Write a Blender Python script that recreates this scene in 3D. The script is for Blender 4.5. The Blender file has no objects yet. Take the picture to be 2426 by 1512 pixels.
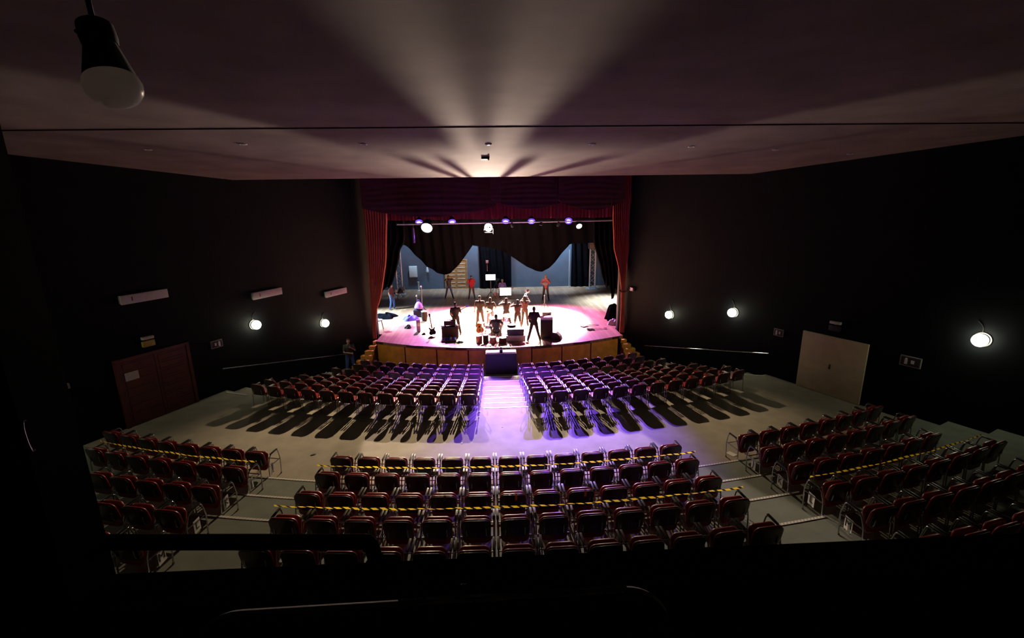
import bpy, bmesh, math, random
from mathutils import Vector, Matrix
random.seed(7)
PI = math.pi
sc = bpy.context.scene
COL = sc.collection
V = Vector

# ------------------------------------------------------------------ camera
F_PX, PITCH, YAW, ROLL = 1100.0, math.radians(13.74), math.radians(2.39), math.radians(-.82)
EYE = V((-.28, 0.0, 7.5))
RT = V((math.cos(YAW), -math.sin(YAW), 0)); FH = V((math.sin(YAW), math.cos(YAW), 0))
FW = FH * math.cos(PITCH) - V((0, 0, math.sin(PITCH)))
DN = -FH * math.sin(PITCH) - V((0, 0, math.cos(PITCH)))
R2 = RT * math.cos(ROLL) - DN * math.sin(ROLL) * 1
R2 = RT * math.cos(ROLL) + DN * (-math.sin(ROLL))
D2 = RT * math.sin(ROLL) + DN * math.cos(ROLL)
# picture x' = u cos - v sin ; y' = u sin + v cos
cd = bpy.data.cameras.new('camera'); cam = bpy.data.objects.new('camera', cd); COL.objects.link(cam)
cd.sensor_fit = 'HORIZONTAL'; cd.sensor_width = 36.0; cd.lens = 36.0 * F_PX / 2426.0
cd.clip_start = .05; cd.clip_end = 200
M = Matrix.Identity(4)
for i in range(3):
    M[i][0] = R2[i]; M[i][1] = -D2[i]; M[i][2] = -FW[i]; M[i][3] = EYE[i]
cam.matrix_world = M
sc.camera = cam
def ray(px, py):
    return FW + R2 * ((px - 1213.0) / F_PX) + D2 * ((py - 756.0) / F_PX)
def on_z(px, py, z): d = ray(px, py); return EYE + d * ((z - EYE.z) / d.z)
def on_y(px, py, y): d = ray(px, py); return EYE + d * (y / d.y)

# ------------------------------------------------------------------ materials
def mat(name, col, rough=.6, metal=0.0, spec=.5, var=.12, scale=6.0, emit=None, estr=0.0, bump=0.0, coat=0.0, trans=0.0):
    m = bpy.data.materials.new(name); m.use_nodes = True
    nt = m.node_tree; p = nt.nodes['Principled BSDF']
    p.inputs['Roughness'].default_value = rough; p.inputs['Metallic'].default_value = metal
    p.inputs['Specular IOR Level'].default_value = spec; p.inputs['Coat Weight'].default_value = coat
    tc = nt.nodes.new('ShaderNodeTexCoord'); nz = nt.nodes.new('ShaderNodeTexNoise')
    nz.inputs['Scale'].default_value = scale; nz.inputs['Detail'].default_value = 5
    nt.links.new(tc.outputs['Object'], nz.inputs['Vector'])
    mr = nt.nodes.new('ShaderNodeMapRange'); mr.inputs[1].default_value = .3; mr.inputs[2].default_value = .7
    mr.inputs[3].default_value = 1 - var; mr.inputs[4].default_value = 1 + var
    nt.links.new(nz.outputs['Fac'], mr.inputs[0])
    mx = nt.nodes.new('ShaderNodeMix'); mx.data_type = 'RGBA'; mx.blend_type = 'MULTIPLY'; mx.inputs[0].default_value = 1
    mx.inputs[6].default_value = (*col, 1); nt.links.new(mr.outputs[0], mx.inputs[7])
    nt.links.new(mx.outputs[2], p.inputs['Base Color'])
    if bump:
        b = nt.nodes.new('ShaderNodeBump'); b.inputs['Strength'].default_value = bump; b.inputs['Distance'].default_value = .02
        nt.links.new(nz.outputs['Fac'], b.inputs['Height']); nt.links.new(b.outputs[0], p.inputs['Normal'])
    if emit:
        p.inputs['Emission Color'].default_value = (*emit, 1); p.inputs['Emission Strength'].default_value = estr
    if trans:
        tr = nt.nodes.new('ShaderNodeBsdfTranslucent'); tr.inputs[0].default_value = (*col, 1)
        ms = nt.nodes.new('ShaderNodeMixShader'); ms.inputs[0].default_value = trans
        nt.links.new(p.outputs[0], ms.inputs[1]); nt.links.new(tr.outputs[0], ms.inputs[2])
        nt.links.new(ms.outputs[0], nt.nodes['Material Output'].inputs['Surface'])
    return m
def boards(name, c1, c2, w, l, rough, ang=0.0, gap=(.02, .015, .012)):
    m = bpy.data.materials.new(name); m.use_nodes = True
    nt = m.node_tree; p = nt.nodes['Principled BSDF']; p.inputs['Roughness'].default_value = rough
    tc = nt.nodes.new('ShaderNodeTexCoord'); mp = nt.nodes.new('ShaderNodeMapping'); mp.inputs['Rotation'].default_value[2] = ang
    nt.links.new(tc.outputs['Object'], mp.inputs['Vector'])
    br = nt.nodes.new('ShaderNodeTexBrick'); br.inputs['Scale'].default_value = 1
    br.inputs['Brick Width'].default_value = l; br.inputs['Row Height'].default_value = w; br.inputs['Mortar Size'].default_value = .004
    br.inputs['Color1'].default_value = (*c1, 1); br.inputs['Color2'].default_value = (*c2, 1); br.inputs['Mortar'].default_value = (*gap, 1)
    nt.links.new(mp.outputs[0], br.inputs['Vector'])
    nz = nt.nodes.new('ShaderNodeTexNoise'); nz.inputs['Scale'].default_value = 2; nz.inputs['Detail'].default_value = 6
    nt.links.new(mp.outputs[0], nz.inputs['Vector'])
    mx = nt.nodes.new('ShaderNodeMix'); mx.data_type = 'RGBA'; mx.blend_type = 'OVERLAY'; mx.inputs[0].default_value = .25
    nt.links.new(br.outputs['Color'], mx.inputs[6]); nt.links.new(nz.outputs['Fac'], mx.inputs[7])
    nt.links.new(mx.outputs[2], p.inputs['Base Color'])
    return m
def striped(name, c1, c2, period, axis='U', rough=.5, slant=.0, duty=.5, trans=0.0):
    """two-colour stripes along a UV map (u in metres along the strip, v across it)"""
    m = bpy.data.materials.new(name); m.use_nodes = True
    nt = m.node_tree; p = nt.nodes['Principled BSDF']; p.inputs['Roughness'].default_value = rough
    tc = nt.nodes.new('ShaderNodeTexCoord'); sp = nt.nodes.new('ShaderNodeSeparateXYZ'); nt.links.new(tc.outputs['UV'], sp.inputs[0])
    a = nt.nodes.new('ShaderNodeMath'); a.operation = 'MULTIPLY_ADD'; a.inputs[1].default_value = slant
    nt.links.new(sp.outputs[1], a.inputs[0]); nt.links.new(sp.outputs[0], a.inputs[2])
    b = nt.nodes.new('ShaderNodeMath'); b.operation = 'DIVIDE'; b.inputs[1].default_value = period; nt.links.new(a.outputs[0], b.inputs[0])
    c = nt.nodes.new('ShaderNodeMath'); c.operation = 'FRACT'; nt.links.new(b.outputs[0], c.inputs[0])
    g = nt.nodes.new('ShaderNodeMath'); g.operation = 'GREATER_THAN'; g.inputs[1].default_value = duty; nt.links.new(c.outputs[0], g.inputs[0])
    mx = nt.nodes.new('ShaderNodeMix'); mx.data_type = 'RGBA'; mx.inputs[6].default_value = (*c1, 1); mx.inputs[7].default_value = (*c2, 1)
    nt.links.new(g.outputs[0], mx.inputs[0]); nt.links.new(mx.outputs[2], p.inputs['Base Color'])
    if trans:
        tr = nt.nodes.new('ShaderNodeBsdfTranslucent'); nt.links.new(mx.outputs[2], tr.inputs[0])
        ms = nt.nodes.new('ShaderNodeMixShader'); ms.inputs[0].default_value = trans
        nt.links.new(p.outputs[0], ms.inputs[1]); nt.links.new(tr.outputs[0], ms.inputs[2]); nt.links.new(ms.outputs[0], nt.nodes['Material Output'].inputs['Surface'])
    return m
MT = dict(
    wall=mat('dark_wall_paint', (.0052, .0064, .0086), .65, spec=.06, var=.2, scale=1.5, bump=.15),
    stagewall=mat('blue_grey_stage_wall_paint', (.075, .105, .15), .6, var=.12, scale=1.2),
    black=mat('black_paint', (.012, .012, .014), .6),
    booth=mat('booth_black_paint', (.0025, .0025, .0035), .9, spec=.05),
    ceil=mat('brown_grey_plaster', (.14, .117, .108), .85, spec=.1, var=.22, scale=.9, bump=.1),
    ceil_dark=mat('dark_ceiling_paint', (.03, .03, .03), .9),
    floor=mat('grey_floor_carpet', (.36, .33, .27), .85, spec=.25, var=.12, scale=2.2, bump=.15),
    floor2=mat('grey_green_step_carpet', (.2, .225, .195), .85, spec=.25, var=.14, scale=2.2, bump=.15),
    vinyl=mat('dark_red_vinyl', (.23, .014, .014), .34, spec=.5, var=.1, scale=8, coat=.12),
    shell=mat('maroon_back_shell', (.028, .005, .006), .34, spec=.5, var=.1, scale=8, coat=.15),
    chrome=mat('chrome_tube', (.42, .42, .44), .24, metal=1, var=.05),
    pad=mat('black_armrest_plastic', (.02, .02, .022), .35),
    nosing=striped('white_ribbed_nosing', (.82, .8, .76), (.5, .48, .45), .07, slant=.6, duty=.62),
    strip=mat('white_nosing_strip', (.85, .84, .82), .5, var=.05),
    tape=striped('black_yellow_tape', (.9, .68, .05), (.02, .02, .02), .16, slant=.8, duty=.62, trans=.6),
    plate=mat('white_plate', (.78, .77, .76), .5, var=.06),
    ink=mat('black_ink', (.01, .01, .01), .6),
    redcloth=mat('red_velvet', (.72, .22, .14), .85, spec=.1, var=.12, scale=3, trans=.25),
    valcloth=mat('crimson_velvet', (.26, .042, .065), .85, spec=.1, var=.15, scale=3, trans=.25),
    haloring=mat('violet_halo_glow', (.2, .1, .6), .3, emit=(.2, .09, 1), estr=1.1),
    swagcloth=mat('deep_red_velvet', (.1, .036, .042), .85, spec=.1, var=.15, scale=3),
    blackcloth=mat('black_drape_cloth', (.0045, .0045, .0065), 1.0, spec=.0, var=.2, scale=3),
    stage=boards('stage_floor_boards', (.30, .15, .09), (.42, .24, .15), (.22), 2.2, .4, ang=PI / 2),
    fascia=mat('orange_varnished_wood', (.8, .36, .04), .5, var=.2, scale=3),
    fascia_dark=mat('dark_wood_seam', (.06, .025, .012), .6),
    step=mat('yellow_varnished_wood', (.85, .45, .07), .45, var=.2, scale=5),
    reddoor=mat('dark_red_door_wood', (.11, .025, .016), .5, var=.25, scale=4),
    cream=mat('cream_door_paint', (.78, .68, .46), .6, var=.08, scale=3),
    honey=mat('honey_door_wood', (.42, .2, .07), .5, var=.2, scale=5),
    slat=mat('pale_door_slat', (.9, .8, .62), .5, var=.1),
    alu=mat('aluminium_truss', (.72, .74, .78), .32, metal=.6, var=.05),
    steel=mat('dark_steel', (.09, .09, .1), .4, metal=.8),
    white=mat('white_plastic', (.78, .76, .75), .4, var=.06),
    grey=mat('grey_plastic', (.3, .3, .31), .5),
    redmark=mat('red_mark', (.3, .02, .03), .5),
    yellowp=mat('yellow_plastic', (.55, .42, .08), .5),
    tolex=mat('black_tolex', (.022, .02, .022), .6, var=.2, scale=30, bump=.3),
    grille=mat('brown_grille_cloth', (.09, .06, .05), .85, var=.2, scale=40),
    skin=mat('skin', (.38, .2, .13), .55, var=.06), skin2=mat('fair_skin', (.6, .36, .27), .55, var=.06),
    hair=mat('dark_hair', (.015, .01, .008), .5), blonde=mat('blond_hair', (.62, .4, .2), .5), grhair=mat('grey_hair', (.4, .38, .36), .55),
    denim=mat('blue_denim', (.05, .1, .28), .8, var=.2, scale=20), dark=mat('dark_cloth', (.03, .026, .03), .85, var=.15, scale=14),
    brown=mat('brown_cloth', (.03, .017, .013), .85, var=.15, scale=14), red=mat('red_shirt_cloth', (.6, .03, .05), .8, var=.12, scale=12),
    maroon=mat('maroon_cloth', (.06, .011, .014), .85, var=.12, scale=12), pink=mat('pink_cloth', (.55, .16, .17), .8, var=.12, scale=12),
    khaki=mat('khaki_cloth', (.09, .065, .05), .85, var=.12, scale=12), whitecloth=mat('white_cloth', (.82, .8, .8), .8, var=.06, scale=9),
    blue=mat('blue_cloth', (.1, .09, .55), .75, var=.2, scale=9), purple=mat('purple_cloth', (.35, .18, .5), .75, var=.2, scale=9),
    shoe=mat('black_leather', (.02, .018, .018), .4),
    orangewood=mat('orange_guitar_wood', (.55, .22, .05), .3, var=.15, coat=.4), blackgloss=mat('black_lacquer', (.015, .013, .013), .15, coat=.5),
    maple=mat('maple_neck', (.5, .3, .14), .4), brass=mat('brass_cymbal', (.75, .5, .18), .25, metal=1, var=.1), drum=mat('red_drum_shell', (.3, .05, .04), .25, coat=.5),
    skinhead=mat('white_drum_head', (.8, .78, .74), .5, var=.04),
    screen=mat('lit_screen_and_glowing_cloth', (.8, .8, .8), .5, emit=(1, .98, 1), estr=3.0),
    ledred=mat('small_red_light', (.5, .05, .1), .5, emit=(1, .35, .45), estr=1.5),
    warmlens=mat('warm_lamp_lens', (1, .9, .75), .3, emit=(1, .86, .66), estr=26), bluelens=mat('violet_lamp_lens', (.6, .5, 1), .3, emit=(.3, .16, 1), estr=9),
    globe=mat('lit_frosted_globe', (1, 1, .9), .4, emit=(1, .95, .66), estr=32),
    frost=mat('unlit_frosted_dome', (.85, .8, .78), .3, var=.04, coat=.3, trans=.8), bulbgrey=mat('grey_bulb_collar', (.22, .24, .23), .5), orangepaper=mat('orange_paper', (.75, .36, .12), .6),
    mesh=mat('charcoal_mesh_fabric', (.035, .03, .034), .7, var=.3, scale=60), trimgrey=mat('grey_woven_edge', (.22, .19, .19), .7),
)

# ------------------------------------------------------------------ mesh building
class MB:
    def __init__(s): s.v = []; s.f = []; s.uv = []
    def add(s, vs, fs, uvs=None):
        b = len(s.v); s.v += [tuple(p) for p in vs]; s.f += [tuple(b + i for i in f) for f in fs]
        s.uv += uvs if uvs else [None] * len(fs)
        return s
    def box(s, c, d, rz=0.0, rx=0.0, bev=0.0):
        c = V(c); R = Matrix.Rotation(rz, 3, 'Z') @ Matrix.Rotation(rx, 3, 'X')
        hx, hy, hz = d[0] / 2, d[1] / 2, d[2] / 2
        if bev <= 0:
            vs = [c + R @ V((x, y, z)) for x in (-hx, hx) for y in (-hy, hy) for z in (-hz, hz)]
            return s.add(vs, [(0, 1, 3, 2), (4, 6, 7, 5), (0, 4, 5, 1), (2, 3, 7, 6), (0, 2, 6, 4), (1, 5, 7, 3)])
        bm = bmesh.new(); bmesh.ops.create_cube(bm, size=1)
        bmesh.ops.scale(bm, verts=bm.verts, vec=d)
        bmesh.ops.bevel(bm, geom=bm.edges[:], offset=min(bev, min(d) * .45), segments=2, affect='EDGES', profile=.6)
        bm.verts.index_update()
        s.add([c + R @ v.co for v in bm.verts], [[v.index for v in f.verts] for f in bm.faces]); bm.free(); return s
    def cyl(s, a, b, r0, r1=None, n=12, cap=True):
        a, b = V(a), V(b); r1 = r0 if r1 is None else r1
        d = (b - a).normalized(); q = d.to_track_quat('Z', 'Y')
        vs = []
        for p, r in ((a, r0), (b, r1)):
            vs += [p + q @ V((r * math.cos(2 * PI * i / n), r * math.sin(2 * PI * i / n), 0)) for i in range(n)]
        fs = [(i, (i + 1) % n, n + (i + 1) % n, n + i) for i in range(n)]
        if cap: fs += [tuple(reversed(range(n))), tuple(range(n, 2 * n))]
        return s.add(vs, fs)
    def ball(s, c, r, n=12, m=8):
        c = V(c); r = V((r, r, r)) if not hasattr(r, '__len__') else V(r)
        vs = [c + V((0, 0, r.z))]
        for j in range(1, m):
            t = PI * j / m
            vs += [c + V((r.x * math.sin(t) * math.cos(2 * PI * i / n), r.y * math.sin(t) * math.sin(2 * PI * i / n), r.z * math.cos(t))) for i in range(n)]
        vs.append(c - V((0, 0, r.z))); L = len(vs) - 1
        fs = [(0, 1 + i, 1 + (i + 1) % n) for i in range(n)]
        for j in range(m - 2):
            o = 1 + j * n
            fs += [(o + i, o + n + i, o + n + (i + 1) % n, o + (i + 1) % n) for i in range(n)]
        o = 1 + (m - 2) * n
        fs += [(L, o + (i + 1) % n, o + i) for i in range(n)]
        return s.add(vs, fs)
    def cap(s, a, b, ra, rb, n=10):
        s.cyl(a, b, ra, rb, n); s.ball(a, ra, n, 6); s.ball(b, rb, n, 6); return s
    def tube(s, pts, r, n=8, closed=False):
        pts = [V(p) for p in pts]; k = len(pts); vs = []; up = None
        for i, p in enumerate(pts):
            if closed: t = pts[(i + 1) % k] - pts[i - 1]
            else: t = pts[min(i + 1, k - 1)] - pts[max(i - 1, 0)]
            t.normalize()
            if up is None: up = t.orthogonal().normalized()
            up = (up - t * up.dot(t)); up = up.normalized() if up.length > 1e-6 else t.orthogonal().normalized()
            w = t.cross(up)
            vs += [p + (up * math.cos(2 * PI * j / n) + w * math.sin(2 * PI * j / n)) * r for j in range(n)]
        fs = []
        for i in range(k if closed else k - 1):
            a, b = i * n, ((i + 1) % k) * n
            fs += [(a + j, a + (j + 1) % n, b + (j + 1) % n, b + j) for j in range(n)]
        if not closed: fs += [tuple(reversed(range(n))), tuple(range((k - 1) * n, k * n))]
        return s.add(vs, fs)
    def prism(s, out, y0, y1, fn=None):
        """outline in (x, z), extruded from y0 to y1"""
        n = len(out); fn = fn or (lambda x, y, z: V((x, y, z)))
        vs = [fn(x, y0, z) for x, z in out] + [fn(x, y1, z) for x, z in out]
        return s.add(vs, [tuple(range(n)), tuple(reversed(range(n, 2 * n)))] + [(i, n + i, n + (i + 1) % n, (i + 1) % n) for i in range(n)])
    def lathe(s, prof, c=(0, 0, 0), n=20):
        c = V(c); k = len(prof); vs = []
        for r, z in prof: vs += [c + V((r * math.cos(2 * PI * i / n), r * math.sin(2 * PI * i / n), z)) for i in range(n)]
        fs = []
        for j in range(k - 1): fs += [(j * n + i, j * n + (i + 1) % n, (j + 1) * n + (i + 1) % n, (j + 1) * n + i) for i in range(n)]
        fs += [tuple(reversed(range(n))), tuple(range((k - 1) * n, k * n))]
        return s.add(vs, fs)
    def grid(s, fn, nu, nv, uv=None):
        vs = [fn(i / nu, j / nv) for j in range(nv + 1) for i in range(nu + 1)]
        W = nu + 1; fs = []; us = []
        for j in range(nv):
            for i in range(nu):
                fs.append((j * W + i, j * W + i + 1, (j + 1) * W + i + 1, (j + 1) * W + i))
                if uv: us.append([uv(a / nu, b / nv) for a, b in ((i, j), (i + 1, j), (i + 1, j + 1), (i, j + 1))])
        return s.add(vs, fs, us if uv else None)
    def slab(s, fn, nu, nv, th):
        """closed sheet of thickness th along -normal given by fn(u, v) -> (point, normal)"""
        W = nu + 1; top = []; bot = []
        for j in range(nv + 1):
            for i in range(nu + 1):
                p, nr = fn(i / nu, j / nv); top.append(p); bot.append(p - nr * th)
        N = len(top); fs = []
        for j in range(nv):
            for i in range(nu):
                q = (j * W + i, j * W + i + 1, (j + 1) * W + i + 1, (j + 1) * W + i)
                fs.append(q); fs.append(tuple(N + a for a in reversed(q)))
        edge = [i for i in range(W)] + [j * W + nu for j in range(1, nv + 1)] + [nv * W + i for i in range(nu - 1, -1, -1)] + [j * W for j in range(nv - 1, 0, -1)]
        for a, b in zip(edge, edge[1:] + edge[:1]): fs.append((b, a, N + a, N + b))
        return s.add(top + bot, fs)
    def mesh(s, name, m, smooth=True, ang=35, recalc=True):
        me = bpy.data.meshes.new(name); me.from_pydata(s.v, [], s.f)
        if any(u for u in s.uv):
            ly = me.uv_layers.new(name='UVMap'); k = 0
            for poly, u in zip(me.polygons, s.uv):
                for q in range(poly.loop_total): ly.data[k].uv = u[q] if u else (0, 0); k += 1
        if recalc:
            bm = bmesh.new(); bm.from_mesh(me); bmesh.ops.recalc_face_normals(bm, faces=bm.faces); bm.to_mesh(me); bm.free()
        if smooth:
            me.polygons.foreach_set('use_smooth', [True] * len(me.polygons)); me.set_sharp_from_angle(angle=math.radians(ang))
        me.materials.append(MT[m] if isinstance(m, str) else m); me.update()
        return me
    def build(s, name, m, parent=None, **k):
        return link(name, s.mesh(name, m, **k), parent)
def link(name, me, parent=None):
    o = bpy.data.objects.new(name, me); COL.objects.link(o)
    if parent: o.parent = parent
    return o
def tag(o, label, cat, group=None, kind=None):
    o['label'] = label; o['category'] = cat
    if group: o['group'] = group
    if kind: o['kind'] = kind
    return o
def thing(name, label, cat, loc=(0, 0, 0), rz=0.0, group=None, rx=0.0, ry=0.0):
    o = bpy.data.objects.new(name, None); o.empty_display_size = .1; COL.objects.link(o)
    o.location = loc; o.rotation_euler = (rx, ry, rz)
    return tag(o, label, cat, group)
def struct(mb, name, m, **k):
    o = mb.build(name, m, **k); o['kind'] = 'structure'; return o
def dup(o, parent=None):
    c = o.copy(); COL.objects.link(c); c.parent = parent
    for ch in list(o.children): dup(ch, c)
    return c
ORD = 'zeroth first second third fourth fifth sixth seventh eighth ninth tenth eleventh twelfth thirteenth fourteenth'.split()
PW = [5000, 9000, 3400]; PV = 19000; PT_ = 95000; PM = 18000; PC = 24000; PB = 3300; PU = 350
# ------------------------------------------------------------------ the hall
YC = 36.861
def wx(y): return 10.7 - .471 * (y - 14.2)            # half width of the fan-shaped hall at depth y
def pol(R, th, z): return V((R * math.sin(th), YC - R * math.cos(th), z))
FBE = [17.3, 18.27, 19.29, 20.12, 20.86, 21.6, 22.37, 23.1]           # step edges of the front block
FBT = [17.98, 18.95, 19.97, 21.0, 21.7, 22.4, 23.12, 23.9]            # radius of the chair backs
FBZ = [.08 + .164 * k for k in range(8)]
LE = [27.5, 28.42, 29.38, 30.3, 31.25, 32.3, 33.3]
LT = [27.56, 28.46, 29.42, 30.37, 31.26, 32.2]
LZ = [1.228, 1.39, 1.58, 1.78, 1.94, 2.11]
levels_ = [(11.5, -.08)] + list(zip(FBE, FBZ)) + list(zip(LE, LZ[1:] + [2.28, 2.45])) + [(36.2, None)]
NA = 56; AM = math.radians(34)
def fpt(R, th, z):
    p = pol(R, th, z); w = wx(p.y) + .12
    p.x = max(-w, min(w, p.x)); return p
SPL = 27.42
k_ = [i for i, l in enumerate(levels_) if l[0] == 23.1][0]
for nm, m, levels in (('floor', 'floor', levels_[:k_ + 1] + [(SPL, None)]), ('floor_steps', 'floor2', [(SPL, 1.228)] + levels_[k_ + 1:])):
    mb = MB()
    for (Ra, z), (Rb, zn) in zip(levels, levels[1:]):
        mb.grid(lambda u, v: fpt(Ra + (Rb - Ra) * v, (2 * u - 1) * AM, z), NA, 1)
        if zn is not None: mb.grid(lambda u, v: fpt(Rb, (2 * u - 1) * AM, z + (zn - z) * v), NA, 1)
    struct(mb, nm, m, smooth=False, recalc=False)
for sgn, nm in ((-1, 'wall_left'), (1, 'wall_right')):
    mb = MB(); a, b = -3.0, 23.55
    P = [(sgn * wx(a), a), (sgn * wx(b), b), (sgn * (wx(b) + .3), b), (sgn * (wx(a) + .3), a)]
    mb.prism(P, -.5, 10.4, lambda x, h, y: V((x, y, h)))
    struct(mb, nm, 'wall', smooth=False)
# ceiling: two plaster panels meeting at a small step, and the dark void over the front of the hall
def panel(y0, z0, y1, z1, th):
    m_ = MB(); o = []
    for y, z in ((y0, z0), (y1, z1)):
        w = wx(y) + .15; o += [V((-w, y, z)), V((w, y, z))]
    vs = o + [p + V((0, 0, th)) for p in o]
    m_.add(vs, [(0, 1, 3, 2), (4, 6, 7, 5), (0, 4, 5, 1), (2, 3, 7, 6), (0, 2, 6, 4), (1, 5, 7, 3)]); return m_
CZ = lambda y: 8.5 + (17.3 - y) * .0667
struct(panel(9.8, CZ(9.8), 17.3, 8.5, .3), 'ceiling', 'ceil', smooth=False)
struct(panel(.9, 9.08, 9.8, 9.022, .3), 'ceiling_rear', 'ceil', smooth=False)
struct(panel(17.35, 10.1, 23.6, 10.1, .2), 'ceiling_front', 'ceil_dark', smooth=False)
# front wall around the stage opening
mb = MB()
for s in (-1, 1): mb.box((s * 9.15, 23.75, 5.7), (5.7, .3, 12.6))
mb.box((0, 23.75, 10.6), (12.6, .3, 2.8))
struct(mb, 'wall_front', 'black', smooth=False)
# stage house
SZ = 1.0
mb = MB(); mb.box((0, 37.65, 6), (24, .3, 13)); struct(mb, 'wall_rear', 'stagewall', smooth=False)
for s, nm in ((-1, 'wall_wing_left'), (1, 'wall_wing_right')):
    mb = MB(); mb.box((s * 11.9, 30.6, 6), (.3, 14, 13)); struct(mb, nm, 'stagewall', smooth=False)
mb = MB(); mb.box((0, 30.7, 12.2), (24, 14.4, .3)); struct(mb, 'ceiling_stage', 'black', smooth=False)
AC = (0.1, 33.78); AR = 12.86
def arc_y(x): return AC[1] - math.sqrt(AR * AR - (x - AC[0]) ** 2)
XS = [-6.15 + 12.4 * i / 40 for i in range(41)]
out = [(x, arc_y(x)) for x in XS] + [(6.25, 23.9), (11.75, 23.9), (11.75, 37.5), (-11.75, 37.5), (-11.75, 23.9), (-6.15, 23.9)]
mb = MB(); mb.prism(out, SZ - .12, SZ, lambda x, h, y: V((x, y, h))); struct(mb, 'floor_stage', 'stage', smooth=False)
# orange fascia under the curved stage edge: panels parted by dark seams
FX = [-6.13, -4.62, -3.02, -1.5, -.66, .74, 1.52, 3.0, 4.5, 6.05]
wf = bpy.data.objects.new('wall_stage', None); COL.objects.link(wf); wf['kind'] = 'structure'
def apron(x0, x1, z0, z1, off, name, m):
    k = 6
    def fn(u, v):
        x = x0 + (x1 - x0) * u; y = arc_y(x); n = V((x - AC[0], y - AC[1], 0)).normalized()
        return V((x, y, z0 + (z1 - z0) * v)) + n * off, n
    mb = MB(); mb.slab(fn, k, 1, .04); o = mb.build(name, m, wf, smooth=False); return o
for a, b in zip(FX, FX[1:]):
    apron(a + .03, b - .03, -.1, SZ - .13, -.01, 'fascia_panel', 'fascia')
apron(FX[0], FX[-1], -.1, SZ - .1, -.06, 'seam_board', 'fascia_dark')
apron(FX[0] - .02, FX[-1] + .02, SZ - .12, SZ + .004, .03, 'stage_lip', 'fascia_dark')
# booth in front of the camera: parapet, opening, dark room
SY0, SY1 = 1.15, 1.3
SILL = on_y(1213, 1318, SY1).z; JX = on_y(195, 1050, SY1).x
BF = SILL - .5
wb = MB()
W0 = wx(1.2) + .2
wb.box((0, (SY0 + SY1) / 2, (SILL + 1.9) / 2), (2 * W0, SY1 - SY0, SILL - 1.9))
wb.box(((JX - W0) / 2, (SY0 + SY1) / 2, (SILL + 9.3) / 2), (W0 + JX, SY1 - SY0, 9.3 - SILL))
wb.box(((1.9 + W0) / 2, (SY0 + SY1) / 2, (SILL + 9.3) / 2), (W0 - 1.9, SY1 - SY0, 9.3 - SILL))
LINT = 8.45
wb.box(((JX + 1.9) / 2, (SY0 + SY1) / 2, (LINT + 9.3) / 2), (1.9 - JX, SY1 - SY0, 9.3 - LINT))
struct(wb, 'wall_back', 'booth', smooth=False)
mb = MB(); mb.box((.1, -.4, BF - .1), (4.4, 3.1, .2)); struct(mb, 'floor_booth', 'booth', smooth=False)
mb = MB(); mb.box((.1, -.4, 9.0), (4.4, 3.1, .2)); struct(mb, 'ceiling_booth', 'booth', smooth=False)
mb = MB()
for x in (-2.2, 2.4): mb.box((x, -.4, (BF + 9) / 2), (.2, 3.1, 9 - BF))
mb.box((.1, -2.0, (BF + 9) / 2), (4.8, .2, 9 - BF)); struct(mb, 'wall_booth', 'booth', smooth=False)

# ------------------------------------------------------------------ chairs
def rrect(w, h, r, n=5):
    o = []
    for cx, cy, a in ((w / 2 - r, h / 2 - r, 0), (-w / 2 + r, h / 2 - r, 90), (-w / 2 + r, -h / 2 + r, 180), (w / 2 - r, -h / 2 + r, 270)):
        o += [(cx + r * math.cos(math.radians(a + 90 * i / n)), cy + r * math.sin(math.radians(a + 90 * i / n))) for i in range(n + 1)]
    return o
def cushion(w, h, r, th, fn, puff=.35):
    """pillow-edged rounded slab: outline in (a, b), thickness along c; fn(a, b, c) places it"""
    m_ = MB(); base = rrect(w, h, r); n = len(base); rings = []
    for sx, c in ((.8, .5), (.93, .46), (.985, .3), (1.0, 0.0), (.985, -.3), (.93, -.46), (.8, -.5)):
        rings.append([fn(a * (1 - (1 - sx) * .2 / w), b * (1 - (1 - sx) * .2 / h), c * th) for a, b in base])
    vs = [p for rg in rings for p in rg]; fs = []
    for j in range(len(rings) - 1):
        fs += [(j * n + i, j * n + (i + 1) % n, (j + 1) * n + (i + 1) % n, (j + 1) * n + i) for i in range(n)]
    fs += [tuple(reversed(range(n))), tuple(range((len(rings) - 1) * n, len(rings) * n))]
    m_.add(vs, fs); return m_
lean = math.radians(11)
def backfn(off):
    def fn(a, b, c):
        q = (a / .25) ** 2 * .03                          # slightly dished for the sitter
        y = .055 + off + c + q - b * math.sin(lean); z = .605 + b * math.cos(lean)
        return V((a, y, z))
    return fn
M_SEAT = cushion(.47, .44, .09, .06, lambda a, b, c: V((a, .135 + .085 * (b + .22) / .44 + c, .515 + b - .012 * (a / .235) ** 2))).mesh('seat', 'vinyl', ang=60)
M_BACK = cushion(.48, .40, .11, .045, backfn(.02)).mesh('backrest', 'vinyl', ang=60)
M_SHELL = cushion(.47, .39, .105, .022, backfn(-.017)).mesh('back_shell', 'shell', ang=60)
def arc3(pts, r, k=4):
    """polyline with rounded corners"""
    pts = [V(p) for p in pts]; o = [pts[0]]
    for a, b, c in zip(pts, pts[1:], pts[2:]):
        d0 = min(r, (a - b).length / 2); d1 = min(r, (c - b).length / 2)
        p, q = b + (a - b).normalized() * d0, b + (c - b).normalized() * d1
        for i in range(k + 1):
            t = i / k; o.append(p * (1 - t) ** 2 + b * 2 * t * (1 - t) + q * t * t)
    return o + [pts[-1]]
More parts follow.
